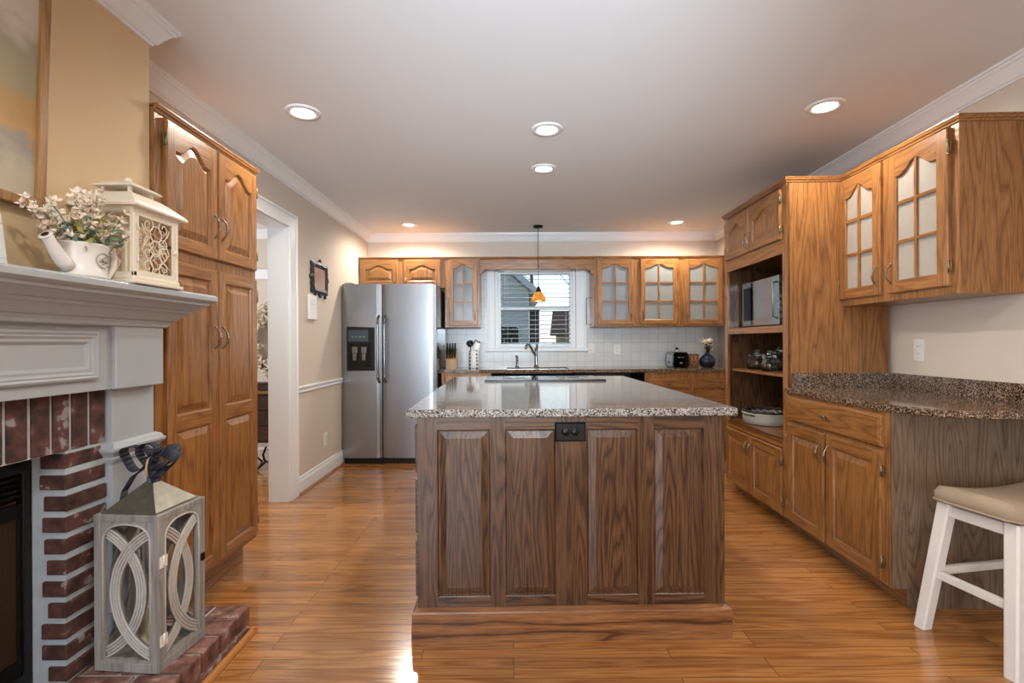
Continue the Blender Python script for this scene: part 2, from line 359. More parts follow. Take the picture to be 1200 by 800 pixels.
m = MB(); m.box(-0.77, WX0-0.09, BY-0.008, BY+.001, 0.9135, 1.40); m.box(WX1+0.12, rx(BY)-.002, BY-0.008, BY+.001, 0.9135, 1.40); m.box(WX0-.09, WX1+.12, BY-.008, BY+.001, .9135, 1.105)
m.box(WX0-0.2, WX0-.09, BY-.008, BY+.001, 1.40, 2.13); m.box(WX1+.12, WX1+.2, BY-.008, BY+.001, 1.40, 2.13)
struct('tile_backsplash', m, tilem, wb)
m = MB(); m.prism([(rx(-4), -4), (3.2, -4), (3.2, 6.05), (rx(6.05), 6.05)], 0, H); struct('wall_right', m, paint)
# rear wall with two tall windows that light the room
m = MB()
for a, b in ((-1.70, -1.65), (-0.15, 2.3)): m.box(a, b, -3.5, -3.3, 0, H)
m.box(-1.65, -0.15, -3.5, -3.3, 0, 0.42); m.box(-1.65, -0.15, -3.5, -3.3, 2.4, H)
struct('wall_rear', m, paint)
m = MB(); a, b = -1.65, -.15
for xa, xb, za, zb in ((a, a+.06, .42, 2.4), (b-.06, b, .42, 2.4), (a, b, .42, .48), (a, b, 2.34, 2.4), (a, b, 1.39, 1.44), ((a+b)/2-.03, (a+b)/2+.03, .42, 2.4)): m.box(xa, xb, -3.42, -3.38, za, zb)
struct('window_2', m, whitep)
m = MB(); a, b = -2.9, -.9
for xa, xb, za, zb in ((a, a+.06, .42, 2.4), (b-.06, b, .42, 2.4), (a, b, .42, .48), (a, b, 2.34, 2.4), (a, b, 1.39, 1.44), ((a+b)/2-.03, (a+b)/2+.03, .42, 2.4)): m.box(-1.78, -1.74, xa, xb, za, zb)
struct('window_3', m, whitep)
# chimney breast
CX0 = -1.44
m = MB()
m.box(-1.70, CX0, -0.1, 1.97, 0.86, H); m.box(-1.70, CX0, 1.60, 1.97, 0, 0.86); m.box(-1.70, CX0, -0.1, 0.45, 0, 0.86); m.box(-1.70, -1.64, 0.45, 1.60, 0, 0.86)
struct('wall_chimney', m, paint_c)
crown = [(0, 2.39), (0.010, 2.39), (0.013, 2.398), (0.022, 2.402), (0.028, 2.412), (0.040, 2.432), (0.056, 2.452), (0.066, 2.458), (0.068, 2.466), (0.078, 2.470), (0.080, 2.48), (0, 2.48)]
m = MB(); m.sweep(crown, [(CX0, -0.1), (CX0, 1.97), (-1.70, 1.97), (-1.70, BY), (rx(BY), BY), (rx(-3.3), -3.3)]); struct('trim_1', m, whitep)
base = [(0, 0), (0.016, 0), (0.016, 0.10), (0.013, 0.112), (0.010, 0.118), (0.009, 0.135), (0, 0.14)]
m = MB(); m.sweep(base, [(-1.70, 3.895), (-1.70, 4.98)]); struct('baseboard_left', m, whitep)
m = MB(); m.prism([(-1.684, 0), (-1.666, 0), (-1.667, .007), (-1.672, .014), (-1.684, .018)], 3.9, 4.97, axis='Y'); struct('trim_2', m, oakd)
rail = [(0, 0.805), (0.012, 0.805), (0.016, 0.812), (0.012, 0.825), (0.016, 0.838), (0.024, 0.846), (0.022, 0.856), (0, 0.858)]
m = MB(); m.sweep(rail, [(-1.70, 3.895), (-1.70, BY)]); struct('trim_3', m, whitep)
# cased opening to the dining room
m = MB()
m.box(-1.85, -1.695, 3.752, 3.772, 0, 2.10); m.box(-1.85, -1.695, 2.70, 3.772, 2.08, 2.10); m.box(-1.85, -1.695, 2.70, 2.72, 0, 2.10)
m.box(-1.70, -1.685, 3.765, 3.875, 0, 2.175, bev=.003); m.box(-1.70, -1.678, 3.875, 3.895, 0, 2.195, bev=.004); m.box(-1.70, -1.681, 3.765, 3.785, 0, 2.10, bev=.003)
m.box(-1.70, -1.685, 2.72, 3.875, 2.087, 2.175, bev=.003); m.box(-1.70, -1.678, 2.72, 3.895, 2.175, 2.195, bev=.004); m.box(-1.70, -1.681, 2.72, 3.785, 2.087, 2.107, bev=.003)
struct('trim_4', m, whitep)
# window over the sink
m = MB()
for xa, xb in ((WX0-.09, WX0), (WX1, WX1+.12)):
    m.box(xa, xb, BY-.02, BY, WZ0-.02, WZ1+.09, bev=.004); m.box(xa+(.0 if xa < 0 else .09), xa+(.03 if xa < 0 else .12), BY-.03, BY, WZ0-.02, WZ1+.09, bev=.004)
m.box(WX0-.09, WX1+.12, BY-.022, BY, WZ1, WZ1+.09, bev=.004)
m.box(WX0-.11, WX1+.14, BY-.045, BY+.02, WZ0-.035, WZ0, bev=.006)
win = struct('window_1', m, whitep)
m = MB()
ya, yb = BY+.03, BY+.09
for xa, xb, za, zb, y0 in ((WX0, WX0+.035, WZ0, WZ1, ya), (WX1-.035, WX1, WZ0, WZ1, ya), (WX0, WX1, WZ1-.03, WZ1, ya), (WX0, WX1, WZ0, WZ0+.03, ya),
        (WX0+.035, WX0+.07, WZ0+.02, 1.62, ya+.01), (WX1-.07, WX1-.035, WZ0+.02, 1.62, ya+.01), (WX0+.035, WX1-.035, WZ0+.02, 1.182, ya+.01), (WX0+.035, WX1-.035, 1.588, 1.622, ya+.01),
        (WX0+.035, WX0+.07, 1.6, WZ1-.02, ya+.03), (WX1-.07, WX1-.035, 1.6, WZ1-.02, ya+.03), (WX0+.035, WX1-.035, WZ1-.062, WZ1-.02, ya+.03)):
    m.box(xa, xb, y0, yb+.02, za, zb, bev=.003)
struct('window_sash', m, whitep, win)
m = MB(); m.box(WX0+.05, WX1-.05, BY+.075, BY+.079, WZ0+.03, WZ1-.04); struct('window_pane', m, winglass, win)
# wooden blind with open slats
b = thing('window_blind', 'white horizontal blind with open slats in the window over the sink', 'blind', (0.28, BY+.012, 2.03))
m = MB(); m.box(-.43, .43, -.018, .018, 0, .04, bev=.004); obj('head_rail', m, whitep, b)
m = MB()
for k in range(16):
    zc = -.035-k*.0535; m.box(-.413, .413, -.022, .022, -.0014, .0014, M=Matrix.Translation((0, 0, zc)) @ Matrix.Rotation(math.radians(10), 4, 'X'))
obj('slats', m, plain('backlit_slat', '#2c2926', rough=.5), b)  # pale slats darkened: their backlit shade is put into the colour
m = MB()
for x in (-.33, .0, .36):
    for y in (-.013, .013): m.tube([(x, y, 0), (x, y, -.86)], .0012, 5)
m.tube([(-.36, -.025, .02), (-.36, -.026, -.45)], .003, 6)
obj('cord', m, whitep, b)
m = MB(); m.box(-.413, .413, -.012, .012, -.885, -.870, bev=.003); obj('bottom_rail', m, whitep, b)
# dining room beyond the cased opening
m = MB(); m.box(-5, -1.845, 5.62, 5.8, 0, H); struct('wall_dining_far', m, paint)
m = MB(); m.box(-5, -1.845, 1.3, 1.4, 0, H); struct('wall_dining_near', m, paint)
m = MB(); m.box(-4.7, -4.6, 1.4, 5.62, 0, H); struct('wall_dining_left', m, paint)
m = MB(); m.sweep(crown, [(-4.6, 5.62), (-1.845, 5.62)]); struct('trim_5', m, whitep)
m = MB(); m.sweep(base, [(-4.6, 5.62), (-1.845, 5.62)]); m.sweep([(o, z+.12) for o, z in rail], [(-4.6, 5.62), (-1.845, 5.62)]); struct('baseboard_dining', m, whitep)
m = MB(); m.box(-3.6, -2.2, 5.585, 5.62, 1.93, 2.04, bev=.004); struct('trim_6', m, [whitep])

# ------------------------------------------------------------------ cabinets
def handle(parent, x, z, y=-.02, ln=.10, vert=True, name='handle'):
    m = MB(); n = 12; pts = []; rs = []
    for i in range(n+1):
        t = i/n; u = (t-.5)*ln; o = -.026*math.sin(PI*t)**.75; pts.append((x, y+o, z+u) if vert else (x+u, y+o, z)); rs.append(.0034+.0022*math.sin(PI*t)**2)
    m.tube(pts, rs, 8)
    for q in (pts[0], pts[-1]): m.ball((q[0], q[1]-.002, q[2]), .0062, 8)
    m.ball(pts[n//2], .0068, 8, sz=1.3)
    return obj(name, m, pewter, parent)
def knob(parent, x, z, y=-.02):
    m = MB(); m.lathe([(0, .022), (.009, .021), (.0125, .016), (.010, .011), (.005, .008), (.005, 0)], n=14, M=Matrix.Translation((x, y, z)) @ Matrix.Rotation(PI/2, 4, 'X'))
    return obj('knob', m, pewter, parent)
def hinge(parent, x, z, y=-.012):
    m = MB(); m.tube([(x, y-.006, z-.028), (x, y-.006, z+.028)], .0045, 8); m.ball((x, y-.006, z+.031), .005, 6); m.ball((x, y-.006, z-.031), .005, 6)
    m.box(x-.008, x+.008, y-.003, y+.004, z-.022, z+.022, bev=.001)
    return obj('hinge', m, brass, parent)
def hump(u, rise):
    a = abs(u)
    return rise*(0.5+0.5*math.cos(PI*min(a/0.80, 1)))
def outline(xa, xb, za, zs, rise, d, n=18):
    """opening outline, counter-clockwise from lower left; arch from right to left; d = inset"""
    x0, x1 = xa+d, xb-d; pts = [(x0, za+d), (x1, za+d)]
    for i in range(n+1):
        t = i/n; x = x1+(x0-x1)*t; u = ((x-(xa+xb)/2)/((xb-xa)/2)) if xb > xa else 0
        pts.append((x, zs-d+hump(u, rise)))
    return pts
def door(parent, x0, x1, z0, z1, style='flat', hside=None, hz=None, mats=None, t=.02, sw=.056, hl=.10, hinges=True, pane=None, mull=True, name='door', rise=None, hname='handle', mid=None):
    """framed door in the local plane y=0 (front at y=-t). style flat / arch / glass"""
    mv, mh = mats or (oakv, oakh)
    arch = style != 'flat'
    if rise is None: rise = .045 if arch else 0
    if not arch: rise = 0
    xa, xb, za = x0+sw, x1-sw, z0+sw; zs = z1-sw-rise*0.95-(.004 if arch else 0)
    m = MB(); e = .005
    n = 18 if arch else 1
    # outer shell: sides + chamfer (front rect inset by e)
    fx0, fx1, fz0, fz1 = x0+e, x1-e, z0+e, z1-e
    vs = [(x0,0,z0),(x1,0,z0),(x1,0,z1),(x0,0,z1),(x0,-t+e,z0),(x1,-t+e,z0),(x1,-t+e,z1),(x0,-t+e,z1),(fx0,-t,fz0),(fx1,-t,fz0),(fx1,-t,fz1),(fx0,-t,fz1)]
    m.faces(vs, [(0,1,2,3),(0,4,5,1),(1,5,6,2),(2,6,7,3),(3,7,4,0)], 0); m.faces(vs, [(5,9,10,6),(7,11,8,4)], 0); m.faces(vs, [(4,8,9,5),(6,10,11,7)], 1)
    y = -t
    m.faces([(fx0,y,fz0),(xa,y,fz0),(xa,y,fz1),(fx0,y,fz1)], [(0,1,2,3)], 0); m.faces([(xb,y,fz0),(fx1,y,fz0),(fx1,y,fz1),(xb,y,fz1)], [(0,1,2,3)], 0)
    m.faces([(xa,y,fz0),(xb,y,fz0),(xb,y,za),(xa,y,za)], [(0,1,2,3)], 1)
    top = outline(xa, xb, za, zs, rise, 0, n)[2:]
    for p, q in zip(top, top[1:]): m.faces([(p[0],y,p[1]),(p[0],y,fz1),(q[0],y,fz1),(q[0],y,q[1])], [(0,1,2,3)], 1)
    if mid: m.faces([(xa,y,mid[0]),(xb,y,mid[0]),(xb,y,mid[1]),(xa,y,mid[1])], [(0,1,2,3)], 1)
    zA, zB = za, zs
    def ring(d0, y0, d1, y1, mi, smooth=False):
        a = outline(xa, xb, zA, zB, rise, d0, n); b = outline(xa, xb, zA, zB, rise, d1, n); k = len(a)
        for i in range(k):
            j = (i+1) % k
            mm = (1 if (i == 0) else (0 if i in (1, k-1) else 1)) if mi is None else mi
            m.faces([(a[i][0],y0,a[i][1]),(a[j][0],y0,a[j][1]),(b[j][0],y1,b[j][1]),(b[i][0],y1,b[i][1])], [(0,1,2,3)], mm, smooth)
    if style in ('flat', 'arch'):
        for zA, zB in (((za, mid[0]), (mid[1], zs)) if mid else ((za, zs),)):
            ring(0, y, .006, y+.004, None); ring(.006, y+.004, .009, y+.011, None); ring(.009, y+.011, .014, y+.011, 0); ring(.014, y+.011, .044, y+.002, 0)
            c = outline(xa, xb, zA, zB, rise, .044, n); m.faces([(p[0], y+.002, p[1]) for p in c], [tuple(range(len(c)))], 0)
        d = obj(name, m, [mv, mh], parent, fix=False)
    else:
        ring(0, y, .005, y+.005, None); ring(.005, y+.005, .005, y+.013, None)
        if mull:
            w = .008; cxm = (xa+xb)/2; zt = zs+rise
            m.box(cxm-w, cxm+w, y+.003, y+.012, za, zt, mi=0)
            hgt = (zt-za)/3
            for k in (1, 2): m.box(xa, xb, y+.004, y+.012, za+hgt*k-w, za+hgt*k+w, mi=1)
        d = obj(name, m, [mv, mh], parent, fix=False)
        g = MB(); c = outline(xa, xb, za, zs, rise, .002, n); g.prism([(p[0], p[1]) for p in c], y+.0125, y+.0165, axis='Y'); obj('glass_pane', g, pane or frost, d)
    if hside:
        hx = x1-.026 if hside == 'r' else x0+.026
        handle(d, hx, hz if hz is not None else z0+.12, -t, hl, name=hname)
        if hinges:
            ox = x0-.004 if hside == 'r' else x1+.004
            for zz in (z0+min(.09, .2*(z1-z0)), z1-min(.09, .2*(z1-z0))): hinge(d, ox, zz)
    return d
def drawer(parent, x0, x1, z0, z1, mats=None, knobs=1, t=.02):
    m = MB(); mv, mh = mats or (oakv, oakh); y = -t
    def rect(d, yy): return [(x0+d,yy,z0+d),(x1-d,yy,z0+d),(x1-d,yy,z1-d),(x0+d,yy,z1-d)]
    lv = [rect(0, 0), rect(0, y+.008), rect(.005, y+.003), rect(.012, y+.002), rect(.014, y)]
    m.faces(lv[0], [(0,1,2,3)])
    for a, b in zip(lv, lv[1:]):
        for i in range(4):
            j = (i+1) % 4; m.faces([a[i], a[j], b[j], b[i]], [(0,1,2,3)])
    m.faces(lv[-1], [(0,1,2,3)])
    d = obj('drawer', m, [mh], parent)
    for k in range(knobs): knob(d, x0+(x1-x0)*(k+.5)/knobs, (z0+z1)/2, -t)
    return d
def molding(parent, w, dep, z, left=True, right=True, mats=None, name='top_moulding'):
    prof = [(0, z-.03), (.006, z-.03), (.008, z-.02), (.014, z-.018), (.017, z-.008), (.020, z-.006), (.020, z), (0, z)]
    path = ([(0, dep)] if left else [])+[(0, 0), (w, 0)]+([(w, dep)] if right else [])
    # walking +x with out to the right = -y (towards the viewer)
    m = MB(); m.sweep(prof, path); m.box(0, w, 0, dep, z-.01, z-.002)
    return obj(name, m, (mats or (oakv, oakh))[1], parent)
def body(parent, w, d, z0, z1, mats=None, name='body', bev=.002):
    m = MB(); m.box(0, w, 0, d, z0, z1, bev=bev); return obj(name, m, (mats or (oakv, oakh))[0], parent)
def toekick(parent, w, d, z, rec=.075, mat=None, x0=0):
    m = MB(); m.box(x0, w, rec, d, 0, z); return obj('toe_kick', m, mat or oakh, parent)

# pantry beside the fireplace (faces +X)
p = thing('pantry_cabinet', 'tall oak pantry cabinet with four arched and long panel doors beside the white mantel', 'cabinet', (-1.425, 1.975, 0), PI/2)
PW, PD = .775, .27
m = MB(); m.box(0, PW, 0, PD, .13, 2.15, bev=.002); obj('body', m, oakv, p)
molding(p, PW, PD, 2.165, left=False)
toekick(p, PW-.02, PD, .13, .065)
door(p, .048, .397, 1.60, 2.125, 'arch', 'r', 1.755, sw=.052, rise=.06); door(p, .405, .758, 1.60, 2.125, 'arch', 'l', 1.755, sw=.052, rise=.06)
for a, b_, hs in ((.048, .397, 'r'), (.405, .758, 'l')): door(p, a, b_, .155, 1.55, 'flat', hs, 1.23, sw=.052, mid=(.835, .895))

# cabinet above the refrigerator
c = thing('refrigerator_cabinet', 'oak cabinet with two short arched doors above the refrigerator', 'cabinet', (-1.695, 5.5, 0))
CW = .95
body(c, CW, .34, 1.81, 2.135); molding(c, CW, .34, 2.15, False, False)
door(c, .015, .43, 1.825, 2.12, 'arch', 'r', 1.875, hl=.08, hinges=False); door(c, .495, .912, 1.825, 2.12, 'arch', 'l', 1.875, hl=.08, hinges=False)
# glass-door cabinets either side of the window
c = thing('glass_door_cabinet', 'narrow oak cabinet with one arched glass door left of the sink window', 'cabinet', (-.743, 5.5, 0))
body(c, .386, .34, 1.37, 2.135); molding(c, .386, .34, 2.15, False, False)
door(c, .044, .362, 1.39, 2.12, 'glass', 'r', 1.50, sw=.05, pane=frost_c, hinges=False, hl=.09)
c = thing('glass_door_cabinet', 'wide oak cabinet with three arched glass doors right of the sink window', 'cabinet', (.915, 5.5, 0))
body(c, 1.47, .34, 1.37, 2.135); molding(c, 1.47, .34, 2.15, False, False)
door(c, .035, .43, 1.39, 2.115, 'glass', 'r', 1.50, sw=.05, pane=frost_c, hinges=False, hl=.09)
door(c, .51, .928, 1.39, 2.115, 'glass', 'l', 1.50, sw=.05, pane=frost_b, hinges=False, hl=.09)
door(c, 1.005, 1.42, 1.39, 2.115, 'glass', 'l', 1.50, sw=.05, pane=frost_b, hinges=False, hl=.09)
m = MB(); m.tube([(-.005, .12, 1.40), (-.065, .12, 1.40), (-.065, .12, 1.70), (-.005, .12, 1.70)], .004, 6)
tag(obj('paper_towel_bracket', m, iron), 'thin dark wire towel bracket on cabinet side right of the window', 'bracket').location = (.913, 5.5, 0)
# valance over the window
m = MB(); x0, x1 = 0, 1.268; pts = [(x0, 2.135), (x0, 1.955), (x0+.02, 1.955)]
pts += [(x0+.02+.075*(1-math.cos(a)), 1.955+.06*math.sin(a)) for a in [PI/2*i/8 for i in range(1, 9)]]
r_ = [(x1-(px-x0), pz) for px, pz in pts[1:]]
m.prism(pts+list(reversed(r_))+[(x1, 2.135)], 0, .02, axis='Y', bev=.002)
v = tag(obj('window_valance', m, oakh), 'oak valance board with curved ends spanning above the sink window', 'valance'); v.location = (-.355, 5.5, 0)
prof = MB(); prof.sweep([(0, 2.12), (.006, 2.12), (.014, 2.132), (.02, 2.144), (.02, 2.15), (0, 2.15)], [(0, 0), (1.268, 0)]); obj('top_moulding', prof, oakh, v)

# back base cabinets, sink run
def base_cab(name, label, x, w, face, doors=(), drawers=(), cat='cabinet', mats=None):
    c = thing(name, label, cat, (x, 5.22, 0)); body(c, w, .62, .10, .878, mats); toekick(c, w, .62, .10)
    for d in drawers: drawer(c, *d)
    for d in doors: door(c, *d[:4], 'flat', d[4], d[3]-.12)
    return c
base_cab('base_cabinet', 'oak base cabinet end between refrigerator and sink mostly hidden by the island', -.745, .52, 0, doors=[(.03, .49, .13, .66, 'r')], drawers=[(.03, .49, .69, .855)])
c = thing('sink_cabinet', 'base cabinet with dark front strip below the kitchen sink', 'cabinet', (-.22, 5.22, 0)); body(c, 1.0, .62, .10, .70); toekick(c, 1.0, .62, .10)
m = MB(); m.box(.01, .99, -.02, 0, .70, .87, bev=.003); obj('false_front', m, blackgloss, c, label='black front strip')
door(c, .03, .49, .13, .66, 'flat', 'r', .54); door(c, .51, .97, .13, .66, 'flat', 'l', .54)
c = thing('dishwasher', 'black dishwasher in the back run right of the sink', 'dishwasher', (.785, 5.22, 0))
m = MB(); m.box(0, .61, 0, .6, .1, .875, bev=.003); obj('body', m, black, c)
m = MB(); m.box(.005, .605, -.03, 0, .72, .872, bev=.005); obj('control_panel', m, blackgloss, c)
m = MB(); m.box(.005, .605, -.03, 0, .12, .712, bev=.005); obj('door', m, blackgloss, c)
m = MB(); m.tube([(.08, -.03, .735), (.08, -.06, .74), (.53, -.06, .74), (.53, -.03, .735)], .008, 8); obj('handle', m, black, c)
base_cab('drawer_cabinet', 'oak drawer cabinet right of the dishwasher under the toaster', 1.40, .485, 0, drawers=[(.03, .46, .705, .815), (.03, .46, .46, .68), (.03, .46, .14, .435)])
base_cab('drawer_cabinet', 'oak drawer cabinet in back right corner under the dark vase', 1.888, .50, 0, drawers=[(.025, .47, .705, .815), (.025, .47, .46, .68), (.025, .47, .14, .435)])
m = MB()
for xa, xb, ya, yb in ((-.765, -.06, 5.195, BY-.002), (.62, rx(5.8)-.003, 5.195, BY-.002), (-.06, .62, 5.195, 5.29), (-.06, .62, 5.68, BY-.002)): m.box(xa, xb, ya, yb, .879, .913, bev=0)
tag(obj('back_countertop', m, granite_d), 'speckled granite countertop along the back wall under the window', 'countertop')
s_ = thing('kitchen_sink', 'undermount steel sink set in the back countertop below the window', 'sink', (.28, 5.485, 0))
m = MB(); pts = [(-.335, -.19), (.335, -.19), (.335, .19), (-.335, .19)]
m.faces([(x, y, z) for z, k in ((.895, 1), (.72, .93)) for x, y in [(a*k, b*k) for a, b in pts]], [(0,1,5,4),(1,2,6,5),(2,3,7,6),(3,0,4,7),(4,5,6,7)]); obj('basin', m, steel, s_)
m = MB(); m.lathe([(0, .002), (.035, .002), (.042, .006), (.03, .001)], (0, 0, .72)); obj('drain', m, chrome, s_)
f = thing('kitchen_faucet', 'dark chrome gooseneck faucet standing behind the sink', 'faucet', (.279, 5.72, .913))
m = MB(); m.lathe([(0, 0), (.032, 0), (.032, .008), (.022, .014), (.018, .05), (.017, .17), (.019, .22), (.0, .225)]); obj('base', m, chrome, f)
m = MB(); m.tube([(0, 0, .12), (-.03, -.03, .17), (-.06, -.06, .225), (-.085, -.09, .262), (-.105, -.115, .262), (-.118, -.13, .245), (-.122, -.135, .21)], [.013, .012, .012, .013, .014, .015, .014], 10); obj('spout', m, chrome, f)
m = MB(); m.tube([(.006, 0, .21), (.01, -.01, .25), (.012, -.03, .275)], [.014, .011, .007], 8); obj('lever', m, chrome, f)
f = thing('soap_dispenser', 'small chrome soap dispenser pump left of the faucet', 'soap dispenser', (.06, 5.72, .913))
m = MB(); m.lathe([(0, 0), (.022, 0), (.022, .006), (.014, .012), (.013, .09), (.016, .095), (.012, .11), (0, .112)]); obj('base', m, chrome, f)
m = MB(); m.tube([(0, 0, .10), (0, 0, .128), (-.015, -.04, .133), (-.018, -.05, .122)], [.006, .007, .006, .005], 8); obj('pump', m, chrome, f)

# right-hand hutch (faces -X)
def rloc(y): return (1.635+.027*y, y, 0)
HW, HD = .96, .62
h = thing('hutch_cabinet', 'tall oak hutch with open shelves holding a microwave on the right wall', 'cabinet', rloc(4.047), RROT)
TZ = 2.205
for xa in (0, HW-.02):
    m = MB(); m.box(xa, xa+.02, 0, HD, .085, TZ-.01, bev=.001); obj('side_panel', m, oakv if xa else islv, h)  # far side and back in dark oak: shade inside the bays as colour
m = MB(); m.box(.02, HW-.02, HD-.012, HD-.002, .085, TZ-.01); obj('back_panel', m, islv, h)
for ya, za, zb in ((.0, 1.80, 1.82), (0, .545, .57), (.02, .085, .10), (0, 2.17, 2.19), (.002, 1.258, 1.298)):
    m = MB(); m.box(.02, HW-.02, ya, HD-.012, za, zb); obj('shelf', m, oakh, h)
m = MB(); m.box(.02, HW-.02, .05, HD-.012, .962, .980, bev=.002); obj('shelf', m, oakh, h)
m = MB()
m.box(0, .042, -.001, .02, .085, TZ-.01, bev=.002, mi=0); m.box(HW-.055, HW, -.001, .02, .085, TZ-.01, bev=.002, mi=0)
for za, zb in ((1.755, 1.845), (1.255, 1.30), (.52, .57), (.085, .11), (2.15, 2.195)): m.box(.042, HW-.055, 0, .02, za, zb, bev=.002, mi=1)
obj('face_frame', m, [oakv, oakh], h)
molding(h, HW, HD, 2.22, True, True); toekick(h, HW-.004, HD, .085)
door(h, .045, .462, 1.845, 2.165, 'arch', 'r', 1.93, rise=.05); door(h, .468, .905, 1.845, 2.165, 'arch', 'l', 1.93, rise=.05)
door(h, .045, .462, .095, .515, 'flat', 'r', .42); door(h, .468, .905, .095, .515, 'flat', 'l', .42)
# right base cabinet with end panel facing the camera
RB = .86
h = thing('base_cabinet', 'oak base cabinet with drawer and two doors between the hutch and the stool', 'cabinet', rloc(3.083), RROT)
m = MB(); m.box(0, RB, 0, .60, .087, .878, bev=.002); obj('body', m, oakv, h)
toekick(h, RB, .60, .087)
m = MB(); m.box(RB-.0, RB+.004, .068, .615, 0, .878); m.box(RB, RB+.004, .004, .068, .088, .878); obj('end_panel', m, pnlv, h, label='veneered end panel with grey daylight in its colour')
m = MB(); m.box(RB+.004, RB+.012, .0, .068, .088, .878, bev=.002); obj('end_stile', m, pnlv, h)
drawer(h, .015, .825, .715, .862)
door(h, .015, .392, .10, .69, 'flat', 'r', .585); door(h, .415, .825, .10, .695, 'flat', 'l', .585)
# upper cabinet on the right wall
h = thing('wall_cabinet', 'upper oak cabinet with two arched six-pane glass doors on the right wall', 'cabinet', (2.053, 3.083, 0), RROT)
UW, UD = .842, .30
m = MB(); m.box(0, UW, 0, UD, 1.412, 2.205, bev=.002); obj('body', m, oakv, h); molding(h, UW, UD, 2.22, False, True)
door(h, .008, .365, 1.45, 2.18, 'glass', 'r', 1.555, sw=.06, rise=.06); door(h, .418, .80, 1.45, 2.18, 'glass', 'l', 1.555, sw=.06, rise=.06)
# right countertop
m = MB()
pts = [(1.693, 3.082), (1.686, 2.6), (1.680, 2.27), (1.688, 2.17), (1.712, 2.11), (1.75, 2.058), (1.80, 2.022), (1.87, 2.002), (1.95, 1.997), (2.10, 1.997), (rx(2.0)-.003, 1.997), (rx(3.08)-.003, 3.082)]
m.prism(pts, .880, .913, bev=.007); tc_ = tag(obj('peninsula_countertop', m, granite_d), 'brown speckled granite countertop with rounded corner over the right base cabinet', 'countertop')
m = MB(); m.box(1.74, rx(3.08)-.004, 3.055, 3.080, .913, 1.0, bev=.002); m.prism([(rx(3.05)-.024, 3.055), (rx(2.0)-.024, 2.0), (rx(2.0)-.003, 2.0), (rx(3.05)-.003, 3.055)], .913, 1.0); obj('backsplash', m, granite_d, tc_)

# island
A = math.radians(.95)
isl = thing('kitchen_island', 'dark stained oak island with four tall raised panels in the room centre', 'island', (.241, 2.006, 0), A)
x0, x1, dep = -.625, .620, 1.82
m = MB(); m.box(x0+.02, x1-.02, .02, dep, .0, .90); obj('body', m, islv, isl)
m = MB()
def rp(xa, xb, za, zb):
    L_ = [[(xa+d, yy, za+d), (xb-d, yy, za+d), (xb-d, yy, zb-d), (xa+d, yy, zb-d)] for d, yy in ((0, 0), (.004, .004), (.006, .010), (.010, .010), (.036, .002))]
    for a, b_ in zip(L_, L_[1:]):
        for i in range(4):
            j = (i+1) % 4; m.faces([a[i], a[j], b_[j], b_[i]], [(0,1,2,3)], 0)
    m.faces(L_[-1], [(0,1,2,3)], 0)
pan = [(-.546, -.332), (-.272, -.067), (.060, .268), (.333, .538)]; z0, z1 = .172, .848
for a, b_ in pan: rp(a, b_, z0, z1)
xs = [x0]+[v for q in pan for v in q]+[x1]
for i in range(0, len(xs), 2): m.faces([(xs[i], 0, .12), (xs[i+1], 0, .12), (xs[i+1], 0, .90), (xs[i], 0, .90)], [(0,1,2,3)], 0)
for a, b_ in pan:
    m.faces([(a, 0, .12), (b_, 0, .12), (b_, 0, z0), (a, 0, z0)], [(0,1,2,3)], 1); m.faces([(a, 0, z1), (b_, 0, z1), (b_, 0, .90), (a, 0, .90)], [(0,1,2,3)], 1)
obj('front_panel', m, [islv, islh], isl, fix=False)
for xa in (x0, x1-.02):
    m = MB(); m.box(xa, xa+.02, 0, dep, .12, .90); obj('side_panel', m, islv, isl)
m = MB(); m.sweep([(.0, 0), (.022, 0), (.022, .116), (.019, .122), (.0, .132)], [(x0, dep), (x0, 0), (x1, 0), (x1, dep)]); obj('plinth', m, plih, isl, label='lighter oak plinth board')
# drawers and doors on the two long sides
for s, px in ((-1, x0), (1, x1)):
    for k in range(3):
        ya = .06+k*.59
        for za, zb in ((.66, .86), (.41, .63), (.15, .38)):
            m = MB(); m.box(px, px+s*.02, ya, ya+.54, za, zb, bev=.004); d = obj('drawer', m, islh, isl)
            q = MB(); q.tube([(px+s*.02, ya+.22, (za+zb)/2), (px+s*.045, ya+.24, (za+zb)/2), (px+s*.045, ya+.30, (za+zb)/2), (px+s*.02, ya+.32, (za+zb)/2)], .005, 8); obj('handle', q, pewter, d)
m = MB(); m.prism([(-.664, -.035), (.660, -.035), (.660, 1.86), (-.664, 1.86)], .901, .934, bev=.006)
o = tag(obj('island_countertop', m, granite), 'polished speckled granite slab on top of the kitchen island', 'countertop'); o.location = (.241, 2.006, 0); o.rotation_euler = (0, 0, A)
ct = thing('cooktop', 'black glass cooktop set flush at the far end of the island', 'cooktop', (.241, 2.006, .934), A)
m = MB(); m.box(-.40, .415, 1.36, 1.82, 0, .006, bev=.002); obj('glass_top', m, blackgloss, ct)
m = MB(); m.box(-.405, .42, 1.345, 1.362, 0, .012, bev=.003); obj('front_trim', m, black, ct)
for q in ((-.2, 1.47), (.2, 1.47), (-.2, 1.69), (.2, 1.69)):
    m = MB(); n = 28; m.tube([(q[0]+.085*math.cos(2*PI*i/n), q[1]+.085*math.sin(2*PI*i/n), .0062) for i in range(n)], .0015, 4, closed=True); obj('burner_ring', m, chrome, ct)
ou = thing('power_outlet', 'black double outlet with plate on the front of the island', 'outlet', (.241, 2.006, 0), A)
ou.location = Vector((.233, 2.006, .838)) ; ou.location.y = 2.006+(.233-.241)*math.sin(A)
m = MB()
